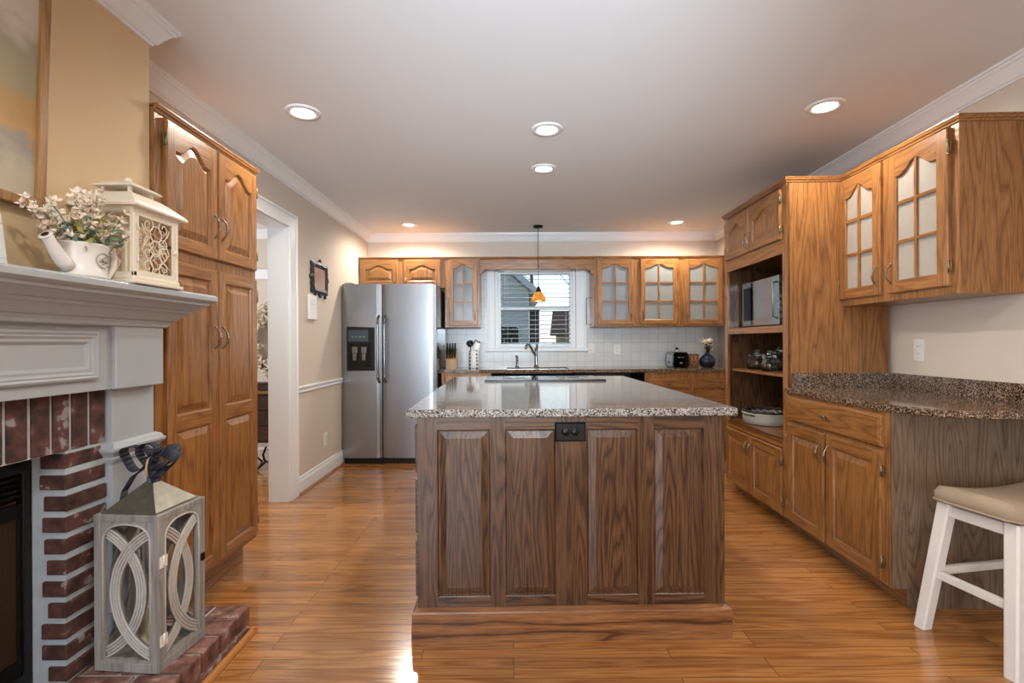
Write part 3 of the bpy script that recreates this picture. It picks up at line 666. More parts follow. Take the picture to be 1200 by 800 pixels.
L_ = [[(-.062+d, -yy, -.039+d), (.062-d, -yy, -.039+d), (.062-d, -yy, .039-d), (-.062+d, -yy, .039-d)] for d, yy in ((0, 0), (0, .008), (.006, .014))]
for a, b_ in zip(L_, L_[1:]):
    for i in range(4): m.faces([a[i], a[(i+1) % 4], b_[(i+1) % 4], b_[i]], [(0,1,2,3)])
m.faces(L_[-1], [(0,1,2,3)]); obj('plate', m, black, ou)
for sx in (-.019, .019):
    m = MB(); m.lathe([(0, .003), (.0155, .003), (.0165, 0), (.0165, -.002)], n=18, M=Matrix.Translation((sx, -.014, 0)) @ Matrix.Rotation(PI/2, 4, 'X')); r_ = obj('receptacle', m, black, ou)
    m = MB(); m.box(sx-.006, sx+.006, -.0178, -.017, -.007, -.005); m.box(sx-.005, sx+.005, -.0178, -.017, .004, .006); m.box(sx+.008, sx+.011, -.0178, -.017, -.0015, .0015); obj('slot', m, blackgloss, r_)

# ------------------------------------------------------------------ fireplace
mp_ = thing('fireplace_mantel', 'white painted fireplace mantel with stepped mouldings and recessed panel', 'mantel', (0, 0, 0))
FX = -1.361; PY0, PY1 = 1.731, 1.932
pth = [(FX, .25), (FX, PY1), (-1.400, PY1)]
m = MB(); m.sweep([(-.078, 1.366), (.118, 1.366), (.126, 1.370), (.134, 1.376), (.134, 1.392), (.128, 1.398), (.12, 1.40), (-.078, 1.40)], pth); obj('shelf', m, mantelp, mp_)
prof = [(-.04, 1.262), (.002, 1.262), (.010, 1.266), (.014, 1.276), (.018, 1.280), (.020, 1.286), (.030, 1.290), (.040, 1.300), (.056, 1.316), (.066, 1.322), (.070, 1.330), (.078, 1.332), (.090, 1.342), (.104, 1.352), (.112, 1.356), (.114, 1.366), (-.04, 1.366)]
m = MB(); m.sweep(prof, pth); obj('cornice', m, mantelp, mp_)
m = MB(); m.box(-1.438, -1.381, .25, 1.705, 1.047, 1.30, bev=.002); obj('frieze', m, mantelp, mp_)
m = MB(); m.box(-1.438, FX, 1.702, PY1, 1.046, 1.30, bev=.003); obj('frieze_block', m, mantelp, mp_)
# picture-frame moulding on the frieze: a rectangle of stepped strips
def frame_mould(y0, y1, z0, z1, x):
    m = MB(); lv = [(0, 0), (0, .012), (.007, .016), (.014, .012), (.018, .014), (.026, .009), (.034, .010), (.04, .004), (.045, 0)]
    R = [[(x+h, y0+d, z0+d), (x+h, y1-d, z0+d), (x+h, y1-d, z1-d), (x+h, y0+d, z1-d)] for d, h in lv]
    for a, b_ in zip(R, R[1:]):
        for i in range(4): m.faces([a[i], a[(i+1) % 4], b_[(i+1) % 4], b_[i]], [(0,1,2,3)])
    return m
obj('panel_moulding', frame_mould(.32, 1.640, 1.085, 1.243, -1.381), mantelp, mp_)
def pilaster(y0, y1):
    m = MB(); m.box(-1.438, -1.40, y0, y1, .122, 1.046, bev=.002); q = obj('pilaster', m, mantelp, mp_)
    m = MB(); m.sweep([(0, .79), (.010, .79), (.013, .802), (.010, .806), (.016, .815), (.024, .824), (.028, .830), (.028, .838), (.022, .842), (.018, .852), (.008, .858), (0, .858)], [(-1.425, y0), (-1.40, y0), (-1.40, y1), (-1.425, y1)]); obj('band_moulding', m, mantelp, q)
    m = MB(); m.box(-1.425, -1.392, y0-.008, y1+.008, .122, .26, bev=.003); obj('plinth_block', m, mantelp, q)
pilaster(PY0, PY1); pilaster(.25, .45)
br = thing('fireplace_surround', 'dark red brick fireplace surround with pale mortar under the white mantel', 'fireplace', (0, 0, 0))
m = MB(); m.box(-1.437, -1.426, .45, PY0, .862, 1.045); m.box(-1.53, -1.426, 1.576, PY0, .122, .862); m.box(-1.53, -1.426, .45, .60, .122, .862); obj('mortar', m, mortar, br)
m = MB(); y = PY0-.006
rnd = random.Random(3)
while y > .46:
    w = .058+rnd.uniform(-.003, .003); j = rnd.uniform(-.002, .002)
    m.box(-1.437, -1.420+j, y-w, y, .862+rnd.uniform(0, .004), 1.043, bev=.004); y -= w+.012
m2 = MB()
for k in range(11):
    z = .130+k*.0675; j = rnd.uniform(-.003, .003); d = rnd.uniform(.0, .03)
    m.box(-1.505+d, -1.420+j, 1.569+rnd.uniform(-.002, .002), PY0-.004, z, z+.047, bev=.004)
    m.box(-1.505+d, -1.420+j, .45, .607, z, z+.047, bev=.004)
m2.bm.free()
obj('bricks', m, brickm, br)
ins = thing('fireplace_insert', 'black metal firebox insert with louvre and glass door inside the brick opening', 'fireplace insert', (-1.535, 0, 0))
m = MB()
for ya, yb, za, zb in ((.60, .64, .125, .855), (1.548, 1.572, .125, .855), (.60, 1.572, .80, .855), (.60, 1.572, .125, .17)): m.box(-.02, .004, ya, yb, za, zb, bev=.003)
obj('frame', m, black, ins)
m = MB()
for k in range(4): m.box(-.02, -.003, .64, 1.55, .725+k*.018, .735+k*.018, bev=.002)
m.box(-.03, -.022, .64, 1.55, .71, .80); obj('louvre', m, iron, ins)
m = MB(); m.box(-.014, .0, 1.535, 1.548, .17, .70, bev=.003); m.box(-.014, .0, .64, .70, .17, .70, bev=.003); m.box(-.014, .0, .64, 1.548, .66, .705, bev=.003); m.box(-.014, 0, .64, 1.548, .17, .22, bev=.003); q = obj('glass_door', m, iron, ins)
m = MB(); m.box(-.010, -.006, .70, 1.537, .22, .66); obj('mesh_screen', m, plain('bronze_mesh_screen', '#4a3624', rough=.45, metal=.6, noise=.7, nscale=180), q)
m = MB(); m.tube([(-.0, .67, .40), (.02, .67, .41), (.02, .67, .49), (0, .67, .50)], .005, 8); obj('handle', m, brass, q)
he = thing('brick_hearth', 'raised red brick hearth step on the floor before the fireplace', 'hearth', (0, 0, 0))
m = MB(); m.box(-1.43, -1.098, .25, 1.968, .0, .113); m.box(-1.40, -1.098, 1.96, 2.042, 0, .113); obj('mortar', m, mortar, he)
m = MB(); y = 2.05; k = 0
while y > .26:
    w = .096+rnd.uniform(-.003, .003); back = -1.40 if y > 1.97 else -1.428
    sp = -1.30 if k % 2 else -1.23
    m.box(sp+.005, -1.088+rnd.uniform(-.003, .002), y-w, y, .044, .120+rnd.uniform(-.002, .001), bev=.006); m.box(back, sp-.005, y-w, y, .044, .119, bev=.006)
    y -= w+.011; k += 1
y = 2.048
while y > .26:
    m.box(-1.2, -1.092+rnd.uniform(-.002, .002), max(y-.19, .25), y, .002, .034, bev=.005); y -= .2
obj('bricks', m, hearthm, he)
m = MB(); m.prism([(-1.088, 0), (-1.066, 0), (-1.067, .009), (-1.073, .017), (-1.080, .021), (-1.088, .022)], .25, 2.062, axis='Y'); m.prism([(2.05, 0), (2.068, 0), (2.067, .009), (2.062, .017), (2.056, .021), (2.05, .022)], -1.40, -1.07, axis='X'); obj('floor_trim', m, plain('honey_oak_trim', '#b0753f', rough=.3, noise=.1), he)

# ------------------------------------------------------------------ refrigerator
fr = thing('refrigerator', 'stainless side by side refrigerator with black ice dispenser by the back left corner', 'refrigerator', (-1.688, 4.90, 0))
FW = .936
m = MB(); m.box(.012, .922, .075, .80, .015, 1.775, bev=.004); obj('body', m, fridge_side, fr)
def fdoor(xa, xb, hx):
    # gently bowed front
    m = MB(); n = 16; pts = []
    for i in range(n+1):
        t = i/n; pts.append((xa+(xb-xa)*t, .003*(2*t-1)**2+.012*abs(2*t-1)**14))
    pts += [(xb, .072), (xa, .072)]
    m.prism(pts, .062, 1.785, bev=.004); d = obj('door', m, steel, fr)
    m = MB(); m.tube([(hx, .012, .815), (hx, -.03, .835), (hx, -.052, .90), (hx, -.055, 1.0), (hx, -.055, 1.3), (hx, -.052, 1.38), (hx, -.03, 1.445), (hx, .012, 1.465)], [.010, .011, .010, .010, .010, .010, .011, .010], 10); hd = obj('handle', m, steel, d)
    for za, zb in ((.81, .895), (1.385, 1.47)):
        m = MB(); s_ = 1 if za < 1 else -1
        zz = [za, za+.03, za+.085] if za < 1 else [zb, zb-.03, zb-.085]
        m.tube([(hx, .012, zz[0]), (hx, -.032, zz[1]), (hx, -.054, zz[2])], [.0125, .0135, .0115], 10); obj('handle_end_cap', m, pewter, hd)
    return d
d1 = fdoor(0, .397, .370); d2 = fdoor(.407, FW, .437)
m = MB(); m.prism([(.056, .925), (.326, .925), (.331, .935), (.331, 1.345), (.326, 1.355), (.056, 1.365), (.052, 1.355), (.052, .935)], -.006, .012, axis='Y', bev=.003); disp = obj('ice_dispenser', m, black, d1)
m = MB(); m.box(.08, .30, -.0075, -.005, .95, 1.195, bev=.001); obj('dispenser_recess', m, blackgloss, disp)
m = MB(); m.box(.07, .265, -.010, -.006, 1.215, 1.33, bev=.001); obj('control_panel', m, plain('grey_green_panel', '#39474c', rough=.3), disp)
m = MB()
for k in range(4): m.box(.10+k*.038, .123+k*.038, -.0115, -.0098, 1.255, 1.272, bev=.0005)
obj('button', m, chrome, disp)
for px in (.135, .225):
    m = MB(); m.box(px-.026, px+.026, -.020, -.006, 1.10, 1.165, bev=.005); m.box(px-.018, px+.018, -.024, -.008, 1.03, 1.10, bev=.004); obj('paddle', m, chrome, disp)
m = MB(); m.box(.085, .295, -.022, -.006, .945, .962, bev=.003); obj('drip_tray', m, black, disp)
m = MB(); m.box(.015, .92, .03, .075, .0, .058, bev=.003)
for k in range(22): m.box(.05+k*.038, .07+k*.038, .026, .03, .012, .045)
obj('base_grille', m, black, fr)
for x in (.06, .87):
    m = MB(); m.box(x-.04, x+.04, .03, .12, 1.775, 1.80, bev=.006); obj('hinge_cover', m, chrome, fr)

# ------------------------------------------------------------------ microwave in hutch
def in_hutch(x, y, z): # hutch local -> world
    a = RROT; r = rloc(4.047); return (r[0]+x*math.cos(a)-y*math.sin(a), r[1]+x*math.sin(a)+y*math.cos(a), z)
mw = thing('microwave', 'stainless microwave oven in the upper open bay of the hutch', 'microwave', in_hutch(.055, .135, 1.299), RROT)
m = MB(); m.box(0, .70, 0, .40, .012, .365, bev=.006); obj('body', m, steel, mw)
m = MB(); m.box(.004, .575, -.022, 0, .016, .361, bev=.005); d = obj('door', m, polished, mw)
m = MB(); m.box(.03, .20, -.0235, -.02, .06, .315, bev=.002); obj('glass_pane', m, blackgloss, d)
m = MB(); m.tube([(.557, -.022, .06), (.557, -.05, .075), (.557, -.05, .30), (.557, -.022, .315)], .007, 8); obj('handle', m, steel, d)
m = MB(); m.box(.578, .696, -.02, 0, .016, .361, bev=.004); q = obj('control_panel', m, blackgloss, mw)
m = MB()
for i in range(3):
    for j in range(4): m.box(.592+i*.032, .616+i*.032, -.022, -.0195, .06+j*.045, .09+j*.045, bev=.002)
obj('buttons', m, chrome, q)
m = MB()
for x in (.04, .66):
    for y in (.04, .36): m.lathe([(0, 0), (.012, 0), (.012, .013), (0, .013)], (x, y, 0), 10)
obj('feet', m, black, mw)
# glass jars on the middle shelf
def jar(label, x, y, r, hgt, lidm):
    j = thing('glass_jar', label, 'jar', in_hutch(x, y, .9805), 0, None)
    m = MB(); m.lathe([(0, .001), (r*.92, 0), (r, .008), (r, hgt*.68), (r*.86, hgt*.82), (r*.8, hgt*.86), (r*.8, hgt), (r*.74, hgt), (r*.74, hgt*.86), (r*.8, hgt*.8), (r*.94, hgt*.66), (r*.94, .012), (0, .01)], n=22); obj('body', m, clear, j)
    m = MB(); m.lathe([(0, hgt+.001), (r*.86, hgt+.001), (r*.88, hgt+.006), (r*.86, hgt+.014), (r*.3, hgt+.022), (r*.22, hgt+.03), (r*.3, hgt+.044), (r*.2, hgt+.054), (0, hgt+.056)], n=18); obj('lid', m, lidm, j)
jar('wide clear glass jar at the left end of the hutch shelf group', .18, .17, .068, .10, clear); jar('clear glass jar behind the other jars on the hutch shelf', .32, .27, .06, .125, clear); jar('small clear glass jar at the right front of the hutch shelf', .42, .15, .055, .095, clear)
# casserole with ruffled lining
cs = thing('casserole_dish', 'round white enamel casserole dish with dark ruffled rim on the lowest hutch shelf', 'dish', in_hutch(.27, .215, .571), 0)
m = MB(); m.lathe([(0, 0), (.15, 0), (.172, .012), (.182, .045), (.186, .085), (.190, .090), (.180, .090), (.176, .045), (.165, .016), (0, .012)], n=36, sy=1); obj('body', m, plain('pale_grey_green_enamel', '#c3c6bb', rough=.25), cs)
for a in (.3, PI+.3):
    m = MB(); u = Vector((math.cos(a), math.sin(a), 0)); w = Vector((-u.y, u.x, 0)); m.tube([u*.178+w*-.05+Vector((0,0,.072)), u*.215+w*-.04+Vector((0,0,.080)), u*.225+Vector((0,0,.082)), u*.215+w*.04+Vector((0,0,.080)), u*.178+w*.05+Vector((0,0,.072))], .007, 8); obj('handle', m, chrome, cs)
m = MB(); n = 40; pts = [((.168+.012*math.cos(i*PI))*math.cos(2*PI*i/n), (.168+.012*math.cos(i*PI))*math.sin(2*PI*i/n), .098+.006*math.cos(i*PI)) for i in range(n)]; m.tube(pts, .010, 8, closed=True); obj('ruffled_rim', m, plain('dark_brown_ruffle', '#3a2c24', rough=.7, noise=.5, nscale=80), cs)
m = MB(); m.lathe([(0, .066), (.172, .066), (.172, .070), (0, .075)], n=32); obj('lid', m, blackgloss, cs)

# ------------------------------------------------------------------ stool
st = thing('counter_stool', 'whitewashed wood saddle stool with taupe fabric seat below the rounded countertop', 'stool', (2.027, 1.962, 0), math.radians(10))
SW, SDp = .27, .155   # half sizes of the seat in x, y
m = MB(); nx, ny = 24, 12; top = []; bot = []
def seat_z(u, v): return .585+.028*u*u-.010*v*v
grid = {}
for layer in (0, 1):
    for i in range(nx+1):
        for j in range(ny+1):
            u, v = 2*i/nx-1, 2*j/ny-1
            e = (1-min(1, (1-abs(u))*SW/.03))**2; e2 = (1-min(1, (1-abs(v))*SDp/.03))**2
            x, y = u*SW, v*SDp
            cr = .0
            if abs(u) > .8 and abs(v) > .72: # round the corners
                cu, cv = (abs(u)-.8)/.2, (abs(v)-.72)/.28; d = math.hypot(cu, cv)
                if d > 1: x = math.copysign((.8+.2*cu/d)*SW, u); y = math.copysign((.72+.28*cv/d)*SDp, v)
            z = seat_z(u, v)-(.026*max(e, e2)) if layer else .520+.02*u*u
            grid[layer, i, j] = m.bm.verts.new((x, y, z))
for i in range(nx):
    for j in range(ny):
        f = m.bm.faces.new((grid[1,i,j], grid[1,i+1,j], grid[1,i+1,j+1], grid[1,i,j+1])); f.smooth = True
        m.bm.faces.new((grid[0,i,j], grid[0,i,j+1], grid[0,i+1,j+1], grid[0,i+1,j]))
bd = [(i, 0) for i in range(nx)]+[(nx, j) for j in range(ny)]+[(i, ny) for i in range(nx, 0, -1)]+[(0, j) for j in range(ny, 0, -1)]
for a, b_ in zip(bd, bd[1:]+bd[:1]):
    f = m.bm.faces.new((grid[0,a[0],a[1]], grid[0,b_[0],b_[1]], grid[1,b_[0],b_[1]], grid[1,a[0],a[1]])); f.smooth = True
rim = [grid[0,a[0],a[1]].co.copy() for a in bd]
se = obj('seat', m, fabric, st)
m = MB(); m.tube([(p.x*1.005, p.y*1.005, p.z+.006) for p in rim], .0045, 6, closed=True); obj('piping', m, fabric, se)
LT = [(sx*.215, sy*.120) for sx in (-1, 1) for sy in (-1, 1)]; LF = [(sx*.288, sy*.165) for sx in (-1, 1) for sy in (-1, 1)]
def at_h(i, z): t = 1-z/.53; return Vector((LT[i][0]+(LF[i][0]-LT[i][0])*t, LT[i][1]+(LF[i][1]-LT[i][1])*t, z))
for i in range(4):
    m = MB(); a, b_ = at_h(i, .53), at_h(i, 0); w = .026; c = .007
    sq = [(-w+c, -w), (w-c, -w), (w, -w+c), (w, w-c), (w-c, w), (-w+c, w), (-w, w-c), (-w, -w+c)]
    ra = [m.bm.verts.new((a.x+x, a.y+y, .53)) for x, y in sq]; rb = [m.bm.verts.new((b_.x+x*.9, b_.y+y*.9, 0)) for x, y in sq]
    for k in range(8): m.bm.faces.new((ra[k], ra[(k+1) % 8], rb[(k+1) % 8], rb[k]))
    m.bm.faces.new(ra); m.bm.faces.new(rb); obj('leg', m, stoolw, st)
def barb(a, b_, w, h_, name):
    m = MB(); d = (b_-a); ln = d.length; M_ = Matrix.Translation((a+b_)/2) @ d.to_track_quat('X', 'Z').to_matrix().to_4x4(); m.box(-ln/2, ln/2, -w/2, w/2, -h_/2, h_/2, bev=.004, M=M_); obj(name, m, stoolw, st)
for i, j in ((0, 1), (2, 3)): barb(at_h(i, .50), at_h(j, .50), .022, .045, 'apron'); barb(at_h(i, .235), at_h(j, .235), .022, .032, 'stretcher')
for i, j in ((0, 2), (1, 3)): barb(at_h(i, .50), at_h(j, .50), .022, .045, 'apron'); barb(at_h(i, .24), at_h(j, .24), .022, .032, 'stretcher')

# ------------------------------------------------------------------ floor lantern on the hearth
ln = thing('floor_lantern', 'whitewashed wooden lantern with interlaced arc sides and tin roof on the hearth', 'lantern', (-1.264, 1.735, .1215), math.radians(-5))
hx, hy, LH = .114, .108, .515
m = MB()
for sx in (-1, 1):
    for sy in (-1, 1): m.box(sx*hx, sx*(hx-.020), sy*hy, sy*(hy-.020), 0, LH, bev=.002)
for z0, z1 in ((0, .03), (LH-.02, LH)):
    m.box(-hx, hx, -hy, -hy+.02, z0, z1, bev=.002); m.box(-hx, hx, hy-.02, hy, z0, z1, bev=.002); m.box(-hx, -hx+.02, -hy, hy, z0, z1, bev=.002); m.box(hx-.02, hx, -hy, hy, z0, z1, bev=.002)
m.box(-hx+.01, hx-.01, -hy+.01, hy-.01, .008, .02); m.box(-hx+.004, hx-.004, -hy+.004, hy-.004, LH-.01, LH-.002)
obj('frame', m, greyw, ln)
def lattice(w, z0, z1):
    """panel in local x (width 2w) / z with arched opening and two interlaced grooved bands, front at y=0"""
    m = MB(); ow = w-.016; zt = z1-.016; zb = z0+.012; n = 16; rr = .062
    top = [(ow, zt-rr)]+[(math.copysign(abs(math.cos(a))**.8, math.cos(a))*ow, zt-rr+rr*math.sin(a)**.8) for a in [PI*i/n for i in range(1, n)]]+[(-ow, zt-rr)]
    m.box(-w, -ow, 0, .014, z0, z1); m.box(ow, w, 0, .014, z0, z1); m.box(-ow, ow, 0, .014, z0, zb)
    for p, q in zip(top, top[1:]):
        vs = [(p[0], 0, p[1]), (p[0], 0, z1), (q[0], 0, z1), (q[0], 0, q[1])]; m.faces(vs, [(0,1,2,3)]); vs2 = [(x, .014, z) for x, _, z in vs]; m.faces(vs2, [(0,3,2,1)]); m.faces([vs[0], vs[3], vs2[3], vs2[0]], [(0,1,2,3)])
    m.tube([(ow+.004, -.001, zb+.002)]+[(x*1.05, -.001, z+.004) for x, z in top]+[(-ow-.004, -.001, zb+.002)], .003, 6, mi=1)
    # interlaced bands: circle arcs bowing to either side, each of four ridges
    cz = (zt+zb)/2-.004; ha = (zt-zb)/2-.004; bul = 1.72*ow; R = (ha*ha+bul*bul)/(2*bul)
    for s in (-1, 1):
        cxx = s*(.80*ow-R)
        for k in range(4):
            rk = R-.004-k*.0092; pts = []
            for i in range(61):
                a = -1.2+2.4*i/60; x = cxx+s*rk*math.cos(a); z = cz+rk*math.sin(a)
                if abs(x) <= ow+.002 and zb-.002 < z < zt-.004: pts.append((x, .0045+(.003 if s > 0 else 0), z))
            if len(pts) > 3: m.tube(pts, .0044, 6, mi=1)
        rk = R-.018; pts = []
        for i in range(61):
            a = -1.2+2.4*i/60; x = cxx+s*rk*math.cos(a); z = cz+rk*math.sin(a)
            if abs(x) <= ow+.002 and zb-.002 < z < zt-.004: pts.append((x, .008+(.003 if s > 0 else 0), z))
        for p, q in zip(pts, pts[1:]):
            d = (Vector(q)-Vector(p)).normalized(); nn = Vector((d.z, 0, -d.x))*.0185; p, q = Vector(p), Vector(q)
            m.faces([p-nn, p+nn, q+nn, q-nn], [(0,1,2,3)], 0); o_ = Vector((0, .004, 0)); m.faces([p-nn+o_, p+nn+o_, q+nn+o_, q-nn+o_], [(0,1,2,3)], 0)
    return m
for k, (px, py, rot, w) in enumerate(((0, -hy+.002, 0, hx-.018), (hx-.002, 0, PI/2, hy-.018), (0, hy-.002, PI, hx-.018), (-hx+.002, 0, -PI/2, hy-.018))):
    q = obj('side_panel', lattice(w, .028, LH-.018), [greyw, greyl], ln); q.location = (px, py, 0); q.rotation_euler = (0, 0, rot)
m = MB(); b0, b1 = .094, .026; z0, z1 = LH+.004, LH+.088
m.box(-.098, .098, -.098, .098, LH, LH+.005, bev=.001)
m.faces([(-b0,-b0,z0),(b0,-b0,z0),(b0,b0,z0),(-b0,b0,z0),(-b1*.4,-b1*.4,z1),(b1*.4,-b1*.4,z1),(b1*.4,b1*.4,z1),(-b1*.4,b1*.4,z1)], [(0,3,2,1),(4,5,6,7),(0,1,5,4),(1,2,6,5),(2,3,7,6),(3,0,4,7)])
m.lathe([(0, z1+.02), (.012, z1+.02), (.016, z1+.008), (.014, z1-.01), (.02, z1-.02), (0, z1-.02)], n=16); obj('roof', m, tin, ln)
m = MB(); m.tube([(0, -.02, LH+.105), (0, -.026, LH+.13), (0, -.018, LH+.165), (0, 0, LH+.178), (0, .018, LH+.165), (0, .026, LH+.13), (0, .02, LH+.105)], .004, 8); obj('carry_ring', m, plain('pale_wood_ring', '#c7a983', rough=.6), ln)
for z in (.10, .36):
    m = MB(); m.tube([(hx+.001, -hy+.021, z-.02), (hx+.001, -hy+.021, z+.02)], .0035, 8); m.box(hx-.001, hx+.0015, -hy+.006, -hy+.036, z-.018, z+.018); obj('hinge', m, plate_w, ln, label='pale metal hinge')
m = MB(); m.box(hx-.001, hx+.006, hy-.022, hy-.006, .285, .312, bev=.002); obj('latch', m, iron, ln)
# ribbon: bow of flat loops
def strip(m, pts, w, wd):
    wd = Vector(wd).normalized()
    for p, q in zip(pts, pts[1:]):
        p, q = Vector(p), Vector(q); m.faces([p-wd*w, p+wd*w, q+wd*w, q-wd*w], [(0,1,2,3)], 0, True)
m = MB()
def loop(cx, cz, rx_, rz, tilt, n=18, a0=0, a1=2*PI):
    pts = []
    for i in range(n+1):
        a = a0+(a1-a0)*i/n; x = rx_*math.cos(a); z = rz*math.sin(a); pts.append((cx+x*math.cos(tilt)-z*math.sin(tilt), .012*math.sin(a*2), cz+x*math.sin(tilt)+z*math.cos(tilt)))
    return pts
zc = LH+.135
strip(m, loop(-.058, zc+.03, .052, .042, -.35), .016, (.25, 1, .1)); strip(m, loop(.045, zc+.035, .05, .03, .35), .022, (.1, 1, .35)); strip(m, loop(-.012, zc+.038, .03, .045, .1), .015, (.2, 1, 0))
strip(m, [(0, 0, zc), (.02, -.01, zc-.035), (.03, -.015, zc-.05)], .016, (1, .6, .3)); strip(m, [(-.02, .0, zc), (-.06, -.01, zc-.03), (-.085, -.02, zc-.08), (-.085, -.03, zc-.12)], .012, (.3, 1, .2)); strip(m, [(.0, -.01, zc+.02), (.06, -.02, zc+.06), (.115, -.02, zc+.035), (.06, -.01, zc-.01), (0, 0, zc-.02)], .02, (.2, .7, .8))
m.ball((0, -.004, zc), .016, 8)
o = obj('ribbon', m, ribbonm, ln, smooth=True, fix=False); sm = o.modifiers.new('thick', 'SOLIDIFY'); sm.thickness = .0012
cd = thing('pillar_candle', 'cream pillar candle standing inside the whitewashed floor lantern', 'candle', (-1.264, 1.735, .1425))
m = MB(); m.lathe([(0, 0), (.034, 0), (.035, .005), (.035, .155), (.031, .158), (0, .150)], n=24); obj('wax', m, plain('cream_wax', '#e8dcb8', rough=.5), cd)
m = MB(); m.tube([(0, 0, .15), (.002, 0, .17)], .0015, 6); obj('wick', m, black, cd)

# ------------------------------------------------------------------ white lantern on the mantel shelf
MZ = 1.4005
wl_ = thing('metal_lantern', 'cream metal lantern with scrollwork sides on the end of the mantel', 'lantern', (-1.335, 1.725, MZ), math.radians(0))
a, c_ = .100, .108    # half width in x, half width in y
m = MB(); m.box(-a-.012, a+.012, -c_-.012, c_+.012, 0, .012, bev=.003); m.box(-a-.004, a+.004, -c_-.004, c_+.004, .012, .026, bev=.004)
for sx in (-1, 1):
    for sy in (-1, 1): m.ball((sx*(a+.004), sy*(c_+.004), .004), .006, 6) ; m.box(sx*a, sx*(a-.013), sy*c_, sy*(c_-.013), .02, .255, bev=.0015)
m.box(-a, a, -c_, -c_+.01, .235, .258); m.box(-a, a, c_-.01, c_, .235, .258); m.box(-a, -a+.01, -c_, c_, .235, .258); m.box(a-.01, a, -c_, c_, .235, .258)
m.box(-a, a, -c_, -c_+.006, .026, .038); m.box(-a, a, c_-.006, c_, .026, .038); m.box(-a, -a+.006, -c_, c_, .026, .038); m.box(a-.006, a, -c_, c_, .026, .038)
obj('frame', m, cream, wl_)
m = MB(); lv = [(.022, .252), (.024, .258), (.012, .272), (-.012, .292), (-.03, .306), (-.045, .314)]
R = [[(-(a+d), -(c_+d), z), (a+d, -(c_+d), z), (a+d, c_+d, z), (-(a+d), c_+d, z)] for d, z in lv]
for p, q in zip(R, R[1:]):
    for i in range(4): m.faces([p[i], p[(i+1) % 4], q[(i+1) % 4], q[i]], [(0,1,2,3)])
m.faces(R[-1], [(0,1,2,3)]); m.faces(R[0], [(3,2,1,0)]); obj('roof', m, cream, wl_)
m = MB()
for sx in (-1, 1):
    for sy in (-1, 1): m.box(sx*.045-.004, sx*.045+.004, sy*.05-.004, sy*.05+.004, .31, .335)
lv = [(0, .333), (.0, .337), (-.02, .349), (-.035, .356), (-.05, .36)]
R = [[(-(.068+d), -(.073+d), z), (.068+d, -(.073+d), z), (.068+d, .073+d, z), (-(.068+d), .073+d, z)] for d, z in lv]
for p, q in zip(R, R[1:]):
    for i in range(4): m.faces([p[i], p[(i+1) % 4], q[(i+1) % 4], q[i]], [(0,1,2,3)])
m.faces(R[-1], [(0,1,2,3)]); m.faces(R[0], [(3,2,1,0)]); m.lathe([(0, .358), (.014, .358), (.010, .366), (.012, .372), (.006, .38), (0, .381)], n=12); obj('cupola', m, cream, wl_)
def spiral(cx, cz, r, a0, turns, s, n=20): return [(cx+s*r*(1-.75*i/n)*math.cos(a0+turns*2*PI*i/n), 0, cz+r*(1-.75*i/n)*math.sin(a0+turns*2*PI*i/n)) for i in range(n+1)]
def scroll(w, z0, z1):
    m = MB(); r = .0018; h_ = z1-z0; cz = (z0+z1)/2; q = w*.46
    for s in (-1, 1):
        for zc_, f in ((z0+h_*.10, -1), (z0+h_*.36, 1), (z0+h_*.56, -1), (z0+h_*.88, 1)):
            m.tube([(x, y, zc_+f*(z-zc_)) for x, y, z in spiral(s*q, zc_, q*.74, PI*.5, 1.25, s)], r, 6)
        m.tube([(s*q*1.75, 0, z0+h_*.88), (s*q*1.5, 0, z0+h_*.75), (s*q*.9, 0, z0+h_*.64), (s*q*1.5, 0, z0+h_*.50), (s*q*1.75, 0, z0+h_*.40), (s*q*1.0, 0, z0+h_*.24), (s*q*1.8, 0, z0+h_*.10)], r, 6)
    for zc_ in (z0+h_*.74, z0+h_*.47, z0+h_*.22): m.tube([(q*.72*math.cos(2*PI*i/18), 0, zc_+q*.72*math.sin(2*PI*i/18)) for i in range(18)], r, 6, closed=True)
    return m
for px, py, rot, w, nm in ((a-.004, 0, PI/2, c_-.026, 'scroll_door'), (0, -c_+.004, 0, a-.020, 'scroll_panel'), (-a+.004, 0, -PI/2, c_-.020, 'scroll_panel'), (0, c_-.004, PI, a-.020, 'scroll_panel')):
    m = scroll(w, .046, .228)
    if nm == 'scroll_door':
        for xa, xb, za, zb in ((-w-.010, -w, .036, .238), (w, w+.010, .036, .238), (-w, w, .036, .046), (-w, w, .228, .238)): m.box(xa, xb, -.003, .004, za, zb, bev=.001)
    q = obj(nm, m, cream, wl_); q.location = (px, py, 0); q.rotation_euler = (0, 0, rot)
m = MB(); m.box(a, a+.006, c_-.03, c_-.008, .125, .140, bev=.001); m.ball((a+.007, c_-.022, .132), .004, 6)
for z in (.08, .19): m.tube([(a+.001, -c_+.018, z-.012), (a+.001, -c_+.018, z+.012)], .003, 6)
obj('latch', m, cream, wl_)

